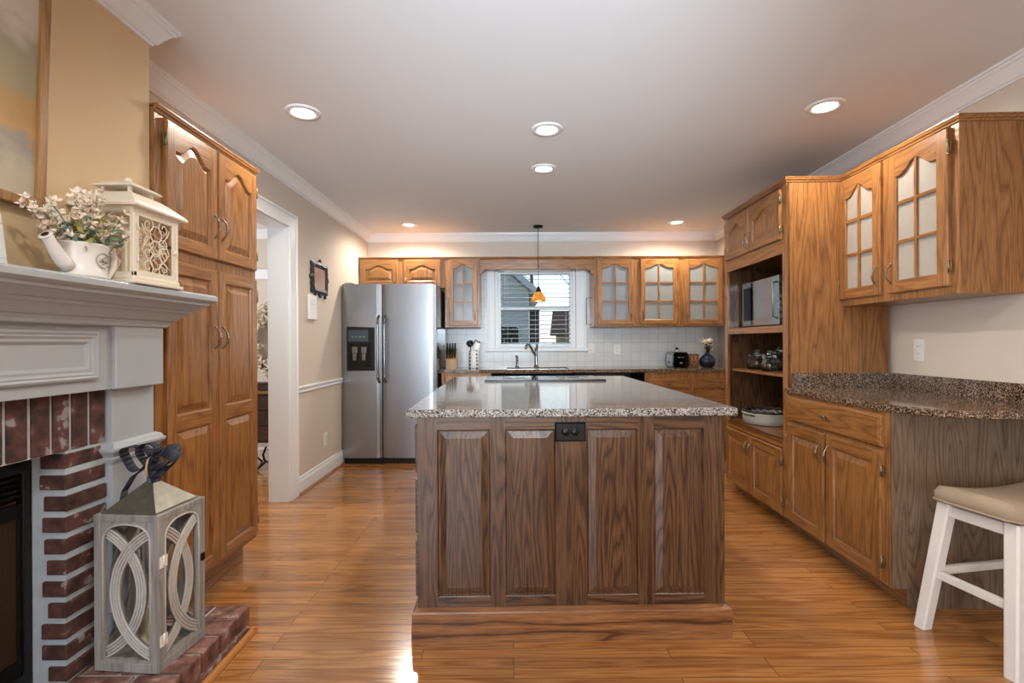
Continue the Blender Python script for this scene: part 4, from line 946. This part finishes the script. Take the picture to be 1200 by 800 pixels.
# ------------------------------------------------------------------ watering can with flowers
wc = thing('watering_can', 'white enamel watering can vase with spout and oval emblem on the mantel', 'watering can', (-1.298, 1.505, MZ), PI/2)
enam = plain('white_enamel', '#ece8e2', rough=.3, noise=.03, nscale=30)
m = MB(); m.lathe([(0, 0), (.060, 0), (.064, .004), (.064, .010), (.061, .012), (.064, .06), (.066, .098), (.069, .102), (.066, .104), (.062, .10), (.058, .02), (0, .018)], n=36, sy=.78); obj('body', m, enam, wc)
m = MB(); m.tube([(-.055, 0, .03), (-.075, 0, .042), (-.098, 0, .07), (-.118, 0, .098), (-.124, 0, .104)], [.022, .020, .017, .0145, .016], 14); m.lathe([(0, 0), (.016, 0), (.018, .004), (.015, .006), (0, .002)], n=14, M=Matrix.Translation((-.124, 0, .103)) @ Matrix.Rotation(-.8, 4, 'Y')); obj('spout', m, enam, wc)
m = MB(); m.lathe([(0, 0), (.010, 0)], n=12, M=Matrix.Translation((-.1285, 0, .1085)) @ Matrix.Rotation(-.8, 4, 'Y')); obj('spout_opening', m, black, wc)
m = MB(); m.tube([(.062, 0, .085), (.078, 0, .098), (.098, 0, .098), (.110, 0, .080), (.108, 0, .050), (.094, 0, .025), (.084, 0, .008), (.074, 0, .006)], [.008, .008, .0085, .0085, .008, .007, .006, .005], 8, flat=1.4); obj('handle', m, enam, wc)
m = MB(); n = 28
def onbody(u, v): # x, z on front surface
    return (u, -.078*.65*math.sqrt(max(0, 1-(u/.064)**2))-.0015, v)
m.tube([onbody(.028*math.cos(2*PI*i/n)+.01, .055+.022*math.sin(2*PI*i/n)) for i in range(n)], .0016, 5, closed=True)
for du, dv, rr in ((0, 0, .007), (-.009, .003, .005), (.010, -.003, .005), (.004, .010, .004), (-.004, -.010, .004), (.015, .004, .0035), (-.015, -.003, .0035)): m.ball(onbody(.01+du, .055+dv), rr, 6)
obj('emblem', m, plain('grey_relief', '#a9a49c', rough=.5), wc)
leafm = plain('sage_green_leaf', '#6f8a78', rough=.7, noise=.2); leafy = plain('olive_yellow_bud', '#a3a04c', rough=.7, noise=.2); petal = plain('ivory_petal', '#f1e6d3', rough=.7, noise=.08); petalp = plain('blush_petal', '#e8d6c4', rough=.7, noise=.08)
rf = random.Random(11)
def leaf(m, base, d, ln_, w, mi=0):
    d = Vector(d).normalized(); sd = d.cross(Vector((rf.uniform(-1, 1), rf.uniform(-1, 1), .3))).normalized(); up = sd.cross(d); base = Vector(base)
    prev = None
    for t, k in ((0, .15), (.3, .9), (.6, 1), (.85, .55), (1, .03)):
        c = base+d*ln_*t+up*.12*ln_*math.sin(PI*t); cur = (c-sd*w*k, c+up*w*.25*k, c+sd*w*k)
        if prev: m.faces([prev[0], prev[1], cur[1], cur[0]], [(0,1,2,3)], mi, True); m.faces([prev[1], prev[2], cur[2], cur[1]], [(0,1,2,3)], mi, True)
        prev = cur
FLG = 'artificial flower stems in the white watering can'
for k in range(22):
    f_ = k/21; tx = -.150+.285*f_+rf.uniform(-.012, .012); hgt = .055+.075*(1-abs(f_-.5)*1.5)+rf.uniform(-.02, .03); ty = rf.uniform(-.06, .05)
    st_ = thing('artificial_flower', 'ivory and blush blossom stem in the white watering can on the mantel', 'flower', (-1.298, 1.505, MZ+.025), PI/2, FLG)
    b_ = Vector((max(-.045, min(.045, tx*.25)), ty*.4, 0)); e_ = Vector((tx, ty, .08+hgt)); mid = b_.lerp(e_, .45)+Vector((-.25*tx, 0, .03))
    cv = [b_*(1-t)**2+mid*2*t*(1-t)+e_*t*t for t in [i/8 for i in range(9)]]
    m = MB(); m.tube(cv, .0016, 5)
    obj('stem', m, leafm, st_)
    m = MB()
    for i in range(4, 9):
        for q in range(3):
            p = cv[i]+Vector((rf.uniform(-.016, .016), rf.uniform(-.016, .016), rf.uniform(-.01, .014)))
            for z in range(4): leaf(m, p, (rf.uniform(-.7, .7), rf.uniform(-.7, .7), rf.uniform(-.1, 1)), .016, .0042)
    obj('blossoms', m, petal if k % 4 else petalp, st_, fix=False)
    m = MB()
    for i in range(2, 6):
        for q in range(2): leaf(m, cv[i], (rf.uniform(-1, 1), rf.uniform(-1, 1), rf.uniform(0, 1)), .030, .007)
    obj('leaves', m, leafm if k % 2 else leafy, st_, fix=False)

# ------------------------------------------------------------------ pictures on the left
def art_mat():
    m, nt, b = newmat('soft_landscape_painting')
    tc = N(nt, 'ShaderNodeTexCoord'); sp = N(nt, 'ShaderNodeSeparateXYZ'); L(nt, tc.outputs['Object'], sp.inputs[0])
    mp = N(nt, 'ShaderNodeMapping'); mp.inputs['Scale'].default_value = (9, 9, 14); L(nt, tc.outputs['Object'], mp.inputs['Vector'])
    n = N(nt, 'ShaderNodeTexNoise'); n.inputs['Scale'].default_value = 1; n.inputs['Detail'].default_value = 8; L(nt, mp.outputs[0], n.inputs['Vector'])
    v = math_n(nt, 'ADD', math_n(nt, 'MULTIPLY', sp.outputs[2], 1.35), math_n(nt, 'MULTIPLY', n.outputs[0], .3))
    r = ramp(nt, [(.1, '#c4b79b'), (.3, '#b9ae9a'), (.38, '#9d968c'), (.45, '#c39a63'), (.54, '#b3915f'), (.62, '#a39777'), (.76, '#a0957c'), (.86, '#c6baa8'), (1, '#cdbdaf')]); L(nt, v, r.inputs[0]); L(nt, r.outputs[0], b.inputs['Base Color']); b.inputs['Roughness'].default_value = .6
    return m
pf = thing('framed_painting', 'soft landscape painting in thin oak frame tilted forward above the mantel', 'painting', (CX0+.004, 1.497, 1.604))
pf.rotation_euler = (0, math.radians(1.9), 0)
m = MB(); fw, fh = .62, .80
for ya, yb, za, zb in ((-fw, 0, 0, .028), (-fw, 0, fh-.028, fh), (-fw, -fw+.028, .028, fh-.028), (-.028, 0, .028, fh-.028)): m.box(0, .03, ya, yb, za, zb, bev=.003)
obj('frame', m, wood('frame_oak', 'Z', '#b48a52', '#9c713c', '#6e4a26', rough=.5), pf)
m = MB(); m.box(.004, .018, -fw+.027, -.027, .027, fh-.027); obj('canvas', m, art_mat(), pf)
pf2 = thing('photo_frame', 'white wooden photo frame leaning at the left edge of the mantel', 'picture frame', (-1.372, 1.335, MZ), 0)
pf2.rotation_euler = (0, math.radians(-7), 0)
m = MB(); w2, h2, bw = .26, .155, .030
for ya, yb, za, zb in ((-w2, 0, 0, bw), (-w2, 0, h2-bw, h2), (-w2, -w2+bw, bw, h2-bw), (-bw, 0, bw, h2-bw)): m.box(0, .016, ya, yb, za, zb, bev=.004)
obj('frame', m, whitep, pf2)
m = MB(); m.box(.002, .006, -w2+bw-.001, -bw+.001, bw-.001, h2-bw+.001); obj('photo', m, plain('dark_photo', '#5b5148', rough=.4, noise=.5, nscale=25), pf2)
of = thing('ornate_photo_frame', 'black ornate scalloped frame with small photo on the wall beside the opening', 'picture frame', (-1.699, 4.36, 1.768), PI/2)
m = MB(); pts = []
hw, hh = .195, .142
for i in range(64):
    t = 2*PI*i/64; x, z = math.cos(t), math.sin(t); k = (abs(x)**5+abs(z)**5)**-.2; rr = 1+.05*math.cos(8*t)+.04*math.cos(16*t); pts.append((x*k*hw*rr, z*k*hh*rr))
inn = []
for i in range(64):
    t = 2*PI*i/64; x, z = math.cos(t), math.sin(t); k = 1/max(abs(x)/.118, abs(z)/.088); inn.append((x*k, z*k))
for i in range(64):
    j = (i+1) % 64; A_, B_, C_, D_ = pts[i], pts[j], inn[j], inn[i]; mi_ = [((A_[0]+D_[0])/2, (A_[1]+D_[1])/2), ((B_[0]+C_[0])/2, (B_[1]+C_[1])/2)]
    m.faces([(A_[0], 0, A_[1]), (B_[0], 0, B_[1]), (B_[0], -.012, B_[1]), (A_[0], -.012, A_[1])], [(0,1,2,3)]); m.faces([(A_[0], -.012, A_[1]), (B_[0], -.012, B_[1]), (mi_[1][0], -.024, mi_[1][1]), (mi_[0][0], -.024, mi_[0][1])], [(0,1,2,3)]); m.faces([(mi_[0][0], -.024, mi_[0][1]), (mi_[1][0], -.024, mi_[1][1]), (C_[0], -.010, C_[1]), (D_[0], -.010, D_[1])], [(0,1,2,3)])
for sx, sz in ((0, 1), (0, -1), (.6, -1), (-.6, -1)): m.ball((sx*hw, -.012, sz*(hh+.012)), .018, 8, sy=.6)
obj('frame', m, plain('black_carved_frame', '#23252a', rough=.5, noise=.2), of)
m = MB(); m.box(-.119, .119, -.009, -.004, -.089, .089); obj('photo', m, plain('sepia_photo', '#a58a78', rough=.4, noise=.4, nscale=18), of)
# plates
def plate(name, label, cat, loc, rot, w, h_, kind):
    t = thing(name, label, cat, loc, rot)
    m = MB(); m.box(-w/2, w/2, -.007, 0, -h_/2, h_/2, bev=.003); pl = obj('plate', m, plate_w, t)
    m = MB()
    if kind == 'outlet':
        for s in (-1, 1): m.box(-.015, .015, -.0095, -.006, s*.02-.012, s*.02+.012, bev=.0015)
        obj('receptacle', m, plate_w, t); m = MB()
        for s in (-1, 1):
            for x in (-.006, .006): m.box(x-.001, x+.001, -.0102, -.009, s*.02-.004, s*.02+.005)
        obj('slot', m, black, t)
    else:
        for k in range(kind): x = (k-(kind-1)/2)*.046; m.box(x-.016, x+.016, -.010, -.006, -.032, .032, bev=.002)
        obj('rocker', m, plate_w, t)
    return t
plate('power_outlet', 'white wall outlet low on the left wall by the refrigerator', 'outlet', (-1.7, 4.495, .333), PI/2, .072, .116, 'outlet')
plate('power_outlet', 'white wall outlet above the right granite countertop', 'outlet', (rx(2.85), 2.852, 1.143), RROT, .075, .125, 'outlet')
plate('power_outlet', 'white outlet in the tile backsplash just right of the sink window', 'outlet', (.935, BY-.009, 1.125), 0, .075, .116, 'outlet')
plate('power_outlet', 'faint white outlet in the tile under the first glass cabinet right of window', 'outlet', (1.24, BY-.009, 1.11), 0, .072, .116, 'outlet')
wt = thing('wall_thermostat', 'white wall plate with list hung under the black ornate frame', 'wall plate', (-1.7, 4.19, 1.505), PI/2)
m = MB(); m.box(-.077, .077, -.022, 0, -.105, .105, bev=.005); obj('plate', m, plate_w, wt)
m = MB()
for k in range(5): m.box(-.06, .06, -.0235, -.021, -.08+k*.036, -.062+k*.036, bev=.001)
obj('louvre', m, whitep, wt)

# ------------------------------------------------------------------ ceiling lights
LAMPS = [(-1.149, 2.737, 'recessed ceiling light in front of the pantry, nearest left'), (.217, 2.972, 'middle recessed ceiling light over the island, the nearer of two'), (.239, 3.643, 'middle recessed ceiling light over the island, the farther of two'),
         (1.714, 2.699, 'recessed ceiling light nearest the right glass door cabinet'), (-1.111, 5.355, 'recessed ceiling light in front of the refrigerator at far left'), (1.771, 5.303, 'recessed ceiling light at far right above the toaster'),
         (-.3, .6, None), (1.3, .6, None), (.2, -1.4, None)]  # the last three are out of view, added for fill
lens = plain('lit_lamp_lens', '#fff3dc', rough=.4, emit='#fff1dc', es=9)
for x, y, lb in LAMPS:
    t = thing('recessed_light', lb or 'unseen recessed ceiling light added for fill', 'ceiling light', (x, y, H), 0, 'recessed ceiling lights')
    m = MB(); m.lathe([(.062, -.002), (.066, -.010), (.088, -.008), (.094, -.003), (.095, 0)], n=32); m.lathe([(.062, -.002), (.058, .0), (.050, -.006)], n=32); obj('trim_ring', m, whitep, t)
    m = MB(); m.lathe([(0, -.009), (.050, -.006), (.058, -.002)], n=28); obj('lamp_lens', m, lens, t)
    l = bpy.data.lights.new('can_lamp', 'SPOT'); l.energy = CAN_POWER*4*(1.8 if y > 5 else 1.0); l.color = CAN_COLOR; l.spot_size = math.radians(168); l.spot_blend = .5; l.shadow_soft_size = .05
    o = bpy.data.objects.new('can_lamp', l); COL.objects.link(o); o.parent = t; o.location = (0, 0, -.03)
# pendant over the sink
pd = thing('pendant_lamp', 'amber glass pendant lamp hanging before the sink window', 'pendant lamp', (.294, 5.45, 1.65))
m = MB(); m.tube([(0, 0, .15), (0, 0, H-1.65)], .0035, 6); obj('cord', m, black, pd)
m = MB(); m.lathe([(0, .165), (.008, .165), (.014, .15), (.028, .12), (.034, .105), (.03, .10), (0, .10)], n=20); obj('socket_cap', m, iron, pd)
amber = plain('amber_glass_shade', '#b5762c', rough=.2, noise=.1, emit='#d08a30', es=.35)
m = MB(); m.lathe([(.03, .105), (.045, .09), (.068, .055), (.078, .025), (.080, .0), (.077, .0), (.074, .025), (.064, .055), (.042, .087), (.03, .10)], n=32); obj('lamp_shade', m, amber, pd)
m = MB(); m.lathe([(0, .0), (.03, .004), (.042, .02), (.03, .05), (.02, .08), (0, .09)], n=20); obj('bulb', m, plain('lit_bulb', '#fff0cf', emit='#ffe2a8', es=6), pd)
m = MB(); m.lathe([(0, H-1.65-.025), (.05, H-1.65-.02), (.055, H-1.65), (0, H-1.65)], n=24); obj('ceiling_rose', m, iron, pd)

# ------------------------------------------------------------------ things on the back countertop
CZ = .9135
kb = thing('knife_block', 'pale wooden knife block with black handled knives beside the refrigerator', 'knife block', (-.672, 5.50, CZ))
blockw = wood('beech_block', 'Z', '#c79a68', '#b38452', '#8a5e34', rough=.4)
m = MB(); m.prism([(-.06, 0), (.08, 0), (.08, .20), (.02, .215), (-.06, .10)], -.058, .058, axis='X', bev=.003); obj('block', m, blockw, kb)
rk = random.Random(5)
for r in range(3):
    for k in range(4):
        t = thing('kitchen_knife', 'black handled kitchen knife standing in the wooden knife block', 'knife', (-.672-.042+k*.028, 5.50-.045+r*.028, CZ+.118+r*.036), 0, 'knives in the wooden block'); t.rotation_euler = (math.radians(24), 0, 0)
        m = MB(); m.tube([(0, 0, -.002), (0, 0, .02), (0, -.003, .06), (0, .0, .088), (0, .005, .10)], [.008, .0095, .008, .010, .006], 8); obj('handle', m, black, t)
uh = thing('utensil_crock', 'tall white utensil crock with small dark pattern left of the sink', 'utensil holder', (-.43, 5.52, CZ))
def crock_mat():
    m, nt, b = newmat('dotted_crock_glaze'); tc = N(nt, 'ShaderNodeTexCoord'); v = N(nt, 'ShaderNodeTexVoronoi'); v.inputs['Scale'].default_value = 26; v.inputs['Randomness'].default_value = .15; L(nt, tc.outputs['Object'], v.inputs['Vector'])
    r = ramp(nt, [(.30, '#4b4f57'), (.42, '#d9d9d8')]); L(nt, v.outputs['Distance'], r.inputs[0]); L(nt, r.outputs[0], b.inputs['Base Color']); b.inputs['Roughness'].default_value = .3; return m
m = MB(); m.lathe([(0, 0), (.05, 0), (.053, .004), (.053, .195), (.049, .195), (.049, .01), (0, .01)], n=28); obj('body', m, crock_mat(), uh)
def utensil(name, label, cat, dx, dy, tilt, az, build):
    t = thing(name, label, cat, (-.43+dx, 5.52+dy, CZ+.012)); t.rotation_euler = (0, tilt, az); build(t)
def u_ladle(t):
    m = MB(); m.tube([(0, 0, 0), (0, 0, .24)], .005, 6); obj('handle', m, black, t); m = MB(); m.lathe([(0, -.03), (.02, -.026), (.036, -.008), (.04, .012), (.036, .012), (.018, -.02), (0, -.024)], n=16, M=Matrix.Translation((0, -.02, .262)) @ Matrix.Rotation(1.2, 4, 'X')); obj('bowl', m, black, t)
def u_ring(t):
    m = MB(); m.tube([(0, 0, 0), (0, 0, .26)], .005, 6); m.tube([(.02*math.cos(2*PI*i/16), 0, .28+.02*math.sin(2*PI*i/16)) for i in range(16)], .006, 6, closed=True); obj('handle', m, black, t)
def u_spat(t):
    m = MB(); m.tube([(0, 0, 0), (0, 0, .2)], .0045, 6); obj('handle', m, steel, t); m = MB(); m.box(-.028, .028, -.002, .002, .19, .275, bev=.002); obj('blade', m, plate_w, t)
def u_tip(t):
    m = MB(); m.tube([(0, 0, 0), (0, 0, .215)], .005, 6); obj('shaft', m, steel, t); m = MB(); m.tube([(0, 0, .215), (0, 0, .30)], .009, 8); obj('handle', m, black, t)
utensil('ladle', 'black ladle with round bowl in the patterned crock', 'ladle', -.012, -.01, math.radians(-5), 0, u_ladle); utensil('slotted_spoon', 'black utensil with ring end in the patterned crock', 'utensil', .005, .015, math.radians(5), 0, u_ring)
utensil('spatula', 'white bladed spatula leaning right in the patterned crock', 'spatula', .0, -.015, math.radians(10), 0, u_spat); utensil('whisk', 'steel utensil with black grip leaning far right out of the crock', 'utensil', -.018, .005, math.radians(17), 0, u_tip)
to = thing('toaster', 'chrome and black two slot toaster on the back counter right side', 'toaster', (1.838, 5.52, CZ), math.radians(-90))
m = MB(); pts = [(-.085, .015), (.085, .015), (.09, .05), (.085, .14), (.065, .168), (-.065, .168), (-.085, .14), (-.09, .05)]
m.prism(pts, -.115, .115, axis='X', bev=.004) ; obj('body', m, steel, to)
m = MB(); m.prism([(y*1.02, z*1.01) for y, z in pts], .11, .135, axis='X', bev=.006); m.prism([(y*1.02, z*1.01) for y, z in pts], -.135, -.11, axis='X', bev=.006); m.box(-.12, .12, -.08, .08, 0, .02, bev=.003); obj('end_cap', m, blackgloss, to)
m = MB(); m.box(-.09, .09, -.05, -.022, .166, .170); m.box(-.09, .09, .022, .05, .166, .170); obj('slot', m, black, to)
m = MB(); m.box(.135, .16, -.03, .03, .105, .12, bev=.004); obj('lever', m, chrome, to)
m = MB(); m.lathe([(0, .012), (.016, .01), (.018, 0)], n=14, M=Matrix.Translation((.135, 0, .05)) @ Matrix.Rotation(PI/2, 4, 'Y')); obj('dial', m, chrome, to)
m = MB(); m.box(-.07, .07, -.0935, -.088, .052, .066, bev=.002); m.lathe([(0, .004), (.016, .003), (.018, 0)], n=16, M=Matrix.Translation((0, -.0915, .058)) @ Matrix.Rotation(PI/2, 4, 'X')); obj('badge', m, chrome, to)
bt = thing('glass_bottle', 'slim clear bottle with dark collar standing behind the toaster', 'bottle', (1.905, 5.72, CZ))
m = MB(); m.lathe([(0, 0), (.03, 0), (.032, .01), (.032, .15), (.012, .19), (.011, .27), (.013, .272), (.009, .275), (0, .27)], n=18); obj('body', m, plain('pale_bottle_glass', '#c9cdca', rough=.1), bt)
m = MB(); m.lathe([(.0125, .19), (.015, .195), (.015, .215), (.012, .22)], n=14); obj('collar', m, black, bt)
bx = thing('wooden_canister', 'small carved wooden box between the toaster and dark vase', 'canister', (2.012, 5.53, CZ))
m = MB(); m.box(-.056, .056, -.05, .05, 0, .148, bev=.004); obj('box', m, wood('carved_walnut', 'Z', '#8f5f3c', '#74482b', '#472a18', rough=.5), bx)
m = MB()
for s in (-1, 1):
    m.tube([(s*.006, -.052, .03), (s*.03, -.052, .06), (s*.02, -.052, .10), (s*.034, -.052, .125), (s*.012, -.052, .13), (s*.016, -.052, .095), (s*.005, -.052, .07)], .0035, 6)
obj('carving', m, plain('tan_carving', '#b98a60', rough=.6), bx)
va = thing('flower_vase', 'round dark blue glazed vase in the back right corner of the counter', 'vase', (2.178, 5.52, CZ))
m = MB(); m.lathe([(0, 0), (.05, 0), (.07, .012), (.088, .045), (.09, .07), (.078, .105), (.045, .135), (.026, .145), (.024, .155), (.030, .165), (.024, .163), (.018, .15), (.0, .14)], n=36); obj('body', m, plain('midnight_blue_glaze', '#1c2230', rough=.08, noise=.3, nscale=30), va)
for k in range(12):
    st_ = thing('blossom_twig', 'dark twig with cream blossoms standing in the dark blue vase', 'flower', (2.178, 5.52, CZ+.13), 0, 'blossom twigs in the dark blue vase')
    az = rf.uniform(0, 2*PI); sp = rf.uniform(.02, .085); e_ = Vector((sp*math.cos(az), sp*.7*math.sin(az), rf.uniform(.08, .20))); m = MB(); m.tube([(0, 0, 0), e_*.5+Vector((0, 0, .015)), e_], .0025, 5); obj('stem', m, plain('dark_twig', '#2c2420', rough=.8) if k == 0 else bpy.data.materials['dark_twig'], st_)
    m = MB()
    for q in range(3):
        p = e_*rf.uniform(.7, 1)+Vector((rf.uniform(-.012, .012), rf.uniform(-.012, .012), 0))
        for z in range(6): leaf(m, p, (rf.uniform(-1, 1), rf.uniform(-1, 1), rf.uniform(-.3, 1)), .032, .014)
    obj('blossoms', m, petal, st_, fix=False)
    m = MB()
    for q in range(2): leaf(m, e_*rf.uniform(.4, .9), (rf.uniform(-1, 1), rf.uniform(-1, 1), .6), .035, .010)
    obj('leaves', m, bpy.data.materials['dark_twig'], st_, fix=False)

# ------------------------------------------------------------------ dining room glimpse
tb = thing('treadle_table', 'dark wooden table on black iron treadle legs in the room beyond the opening', 'table', (-2.43, 4.86, 0))
dkw = wood('dark_walnut', 'X', '#54382a', '#3f281c', '#22150e', rough=.35)
m = MB(); m.box(-.5, .5, -.24, .24, .725, .75, bev=.005); obj('tabletop', m, wood('honey_tabletop', 'X', '#a27a55', '#8a623e', '#5b3d24'), tb)
m = MB(); m.box(-.46, .46, -.22, .22, .27, .725, bev=.004)
obj('cabinet_box', m, dkw, tb)
for k in range(3):
    m = MB(); m.box(-.44, .44, -.235, -.22, .29+k*.145, .42+k*.145, bev=.004); d = obj('drawer', m, dkw, tb); knob(d, 0, .355+k*.145, -.235)
m = MB(); m.box(-.48, .48, -.235, .22, .235, .27, bev=.004); obj('base_rail', m, plain('pale_rail', '#b5aea5', rough=.5), tb)
for x in (-.42, -.12, .12, .42):
    m = MB()
    m.tube([(x-.11, -.18, 0), (x-.10, -.18, .02), (x-.03, -.18, .08), (x-.05, -.18, .15), (x-.015, -.18, .235)], .011, 6); m.tube([(x+.11, -.18, 0), (x+.10, -.18, .02), (x+.03, -.18, .08), (x+.05, -.18, .15), (x+.015, -.18, .235)], .011, 6); m.tube([(x-.05, -.18, .11), (x, -.18, .075), (x+.05, -.18, .11)], .009, 6)
    m.tube([(x, -.18, .2), (x, .0, .12), (x, .18, .0)], .010, 6); obj('leg', m, iron, tb)
wr = thing('floral_wreath', 'cream flower wreath seen through the opening beyond the pantry', 'wreath', (-2.69, 5.54, 1.24))
m = MB(); n = 30; m.tube([(.25*math.cos(2*PI*i/n), 0, .32*math.sin(2*PI*i/n)) for i in range(n)], .035, 8, closed=True); obj('ring', m, plain('brown_twig_ring', '#6f5a44', rough=.8, noise=.4), wr)
m = MB()
for k in range(240):
    a_ = rf.uniform(0, 2*PI); p = Vector(((.25+rf.uniform(-.12, .11))*math.cos(a_), rf.uniform(-.07, -.0), (.32+rf.uniform(-.1, .1))*math.sin(a_)))
    for z in range(5): leaf(m, p, (rf.uniform(-1, 1), rf.uniform(-1, .2), rf.uniform(-1, 1)), .05, .018)
obj('blossoms', m, petal, wr, fix=False)
bk = thing('small_dark_box', 'small dark wooden box on the table beyond the opening', 'box', (-2.42, 4.80, .751))
m = MB(); m.box(-.09, .09, -.06, .06, 0, .06, bev=.006); obj('box', m, dkw, bk)
m = MB(); m.box(-.095, .095, -.065, .065, .06, .075, bev=.004); obj('lid', m, dkw, bk)

# ------------------------------------------------------------------ outside the sink window
m = MB(); m.box(-150, 150, 6.06, 300, -.6, -.5); struct('ground_outside', m, plain('winter_lawn', '#8f8f63', rough=.9, noise=.3, nscale=1))
hs_ = thing('neighbour_house', 'pale sided house with sloping roof edge outside the sink window', 'house', (-1.2, 14.5, -.5))
def siding():
    m, nt, b = newmat('white_lap_siding'); tc = N(nt, 'ShaderNodeTexCoord'); w = N(nt, 'ShaderNodeTexWave'); w.bands_direction = 'Z'; w.wave_profile = 'SAW'; w.inputs['Scale'].default_value = 1.6; L(nt, tc.outputs['Object'], w.inputs['Vector'])
    r = ramp(nt, [(0, '#a8a8a4'), (.12, '#dedcd5'), (1, '#d3d1ca')]); L(nt, w.outputs[0], r.inputs[0]); L(nt, r.outputs[0], b.inputs['Base Color']); b.inputs['Roughness'].default_value = .7; return m
sid = siding()
m = MB(); m.prism([(-3.2, 0), (1.7, 0), (1.7, 3.2), (-.5, 5.15), (-3.2, 2.8)], 0, 5, axis='Y'); obj('wall', m, sid, hs_)
m = MB(); m.prism([(-.5, 5.40), (2.02, 3.17), (2.02, 2.95), (-.5, 5.16), (-3.6, 2.45), (-3.6, 2.65)], -.35, 5.2, axis='Y'); obj('roof', m, plain('white_fascia', '#d7d8d6', rough=.6), hs_)
for x in (-.2, .9):
    m = MB(); m.box(x, x+.5, -.05, .02, 1.75, 2.2, bev=.01); w_ = obj('window', m, whitep, hs_); m = MB(); m.box(x+.06, x+.44, -.06, -.04, 1.8, 2.15); obj('pane', m, blackgloss, w_)
sh = thing('garden_shed', 'tan sided outbuilding at the right outside the sink window', 'shed', (3.4, 24, -.5))
m = MB(); m.box(-1, 4, 0, 3, 0, 2.1); obj('wall', m, plain('tan_siding', '#c2ab86', rough=.8, noise=.1), sh)
m = MB(); m.prism([(-.4, 2.05), (3.4, 2.05), (1.5, 3.3)], -1.3, 4.3, axis='X'); obj('roof', m, plain('brown_shingle', '#7a5a48', rough=.9, noise=.2), sh)
fe = thing('privacy_fence', 'dark weathered board fence low at left outside the sink window', 'fence', (-1.8, 10.2, -.5))
m = MB()
for k in range(13): m.box(k*.15, k*.15+.135, 0, .02, 0, 2.0+.03*math.sin(k*2.1), bev=.004)
obj('boards', m, plain('dark_fence_board', '#3c3a30', rough=.9, noise=.3), fe)
m = MB(); m.box(0, 1.95, .02, .07, .4, .5); m.box(0, 1.95, .02, .07, 1.6, 1.7); obj('rail', m, plain('dark_fence_rail', '#33312a', rough=.9), fe)
def tree(label, x, y, h_, seed, r0):
    t = thing('bare_tree', label, 'tree', (x, y, -.5)); q = random.Random(seed); m = MB(); tw = MB()
    m.tube([(0, 0, 0), (.03, 0, h_*.3), (-.03, 0, h_*.6), (.02, 0, h_)], [r0, r0*.8, r0*.55, r0*.15], 8); obj('trunk', m, plain('grey_bark_%d' % seed, '#6b6258', rough=.9, noise=.3), t)
    for k in range(26):
        z = h_*q.uniform(.35, .95); a_ = q.uniform(0, 2*PI); l_ = h_*.35*(1.1-z/h_)+.3; d = Vector((math.cos(a_), math.sin(a_), q.uniform(.3, 1))).normalized(); p = Vector((0, 0, z)); tw.tube([p, p+d*l_*.5+Vector((0, 0, .05)), p+d*l_+Vector((q.uniform(-.2, .2), 0, .2))], [r0*.14, r0*.08, .004], 5)
        for z2 in range(3): e = p+d*l_*q.uniform(.3, .9); d2 = (d+Vector((q.uniform(-1, 1), q.uniform(-1, 1), q.uniform(-.2, 1)))).normalized(); tw.tube([e, e+d2*l_*.45], [r0*.05, .003], 4)
    obj('branches', tw, bpy.data.materials['grey_bark_%d' % seed], t)
po = thing('garden_post', 'thick dark wooden post just right of the fence outside the sink window', 'post', (.42, 9.3, -.5))
m = MB(); m.box(-.09, .09, -.09, .09, 0, 2.3, bev=.01); obj('post', m, plain('dark_post_wood', '#3a3833', rough=.9, noise=.3), po)
m = MB(); m.box(-.11, .11, -.11, .11, 2.3, 2.34, bev=.01); obj('cap', m, bpy.data.materials['dark_post_wood'], po)
tree('slim bare tree near the roof corner outside the sink window', 1.9, 13.5, 7, 1, .09); tree('tall bare tree at the upper right outside the window', 2.6, 17.5, 8, 2, .10); tree('bare tree behind the pale house roof outside the window', .9, 22, 9, 3, .11)
def bush(label, x, y, r, seed):
    t = thing('evergreen_bush', label, 'bush', (x, y, -.5)); q = random.Random(seed); m = MB(); m.tube([(0, 0, 0), (0, 0, r)], .03, 6); obj('stem', m, bpy.data.materials['grey_bark_1'], t); m = MB()
    for k in range(420):
        v = Vector((q.gauss(0, 1), q.gauss(0, 1), q.gauss(0, 1))).normalized()*r*q.uniform(.6, 1); v.z = v.z*1.0+r; leaf(m, v, v-Vector((0, 0, r)), .14, .05)
    obj('foliage', m, plain('bush_green_%d' % seed, ['#5c6b3f', '#a3a565'][seed % 2], rough=.8, noise=.3), t, fix=False)
bush('yellow green bush low at right outside the sink window', 1.02, 11.2, .8, 1); bush('dark green bush beside the fence outside the sink window', -.1, 12.4, .7, 2)
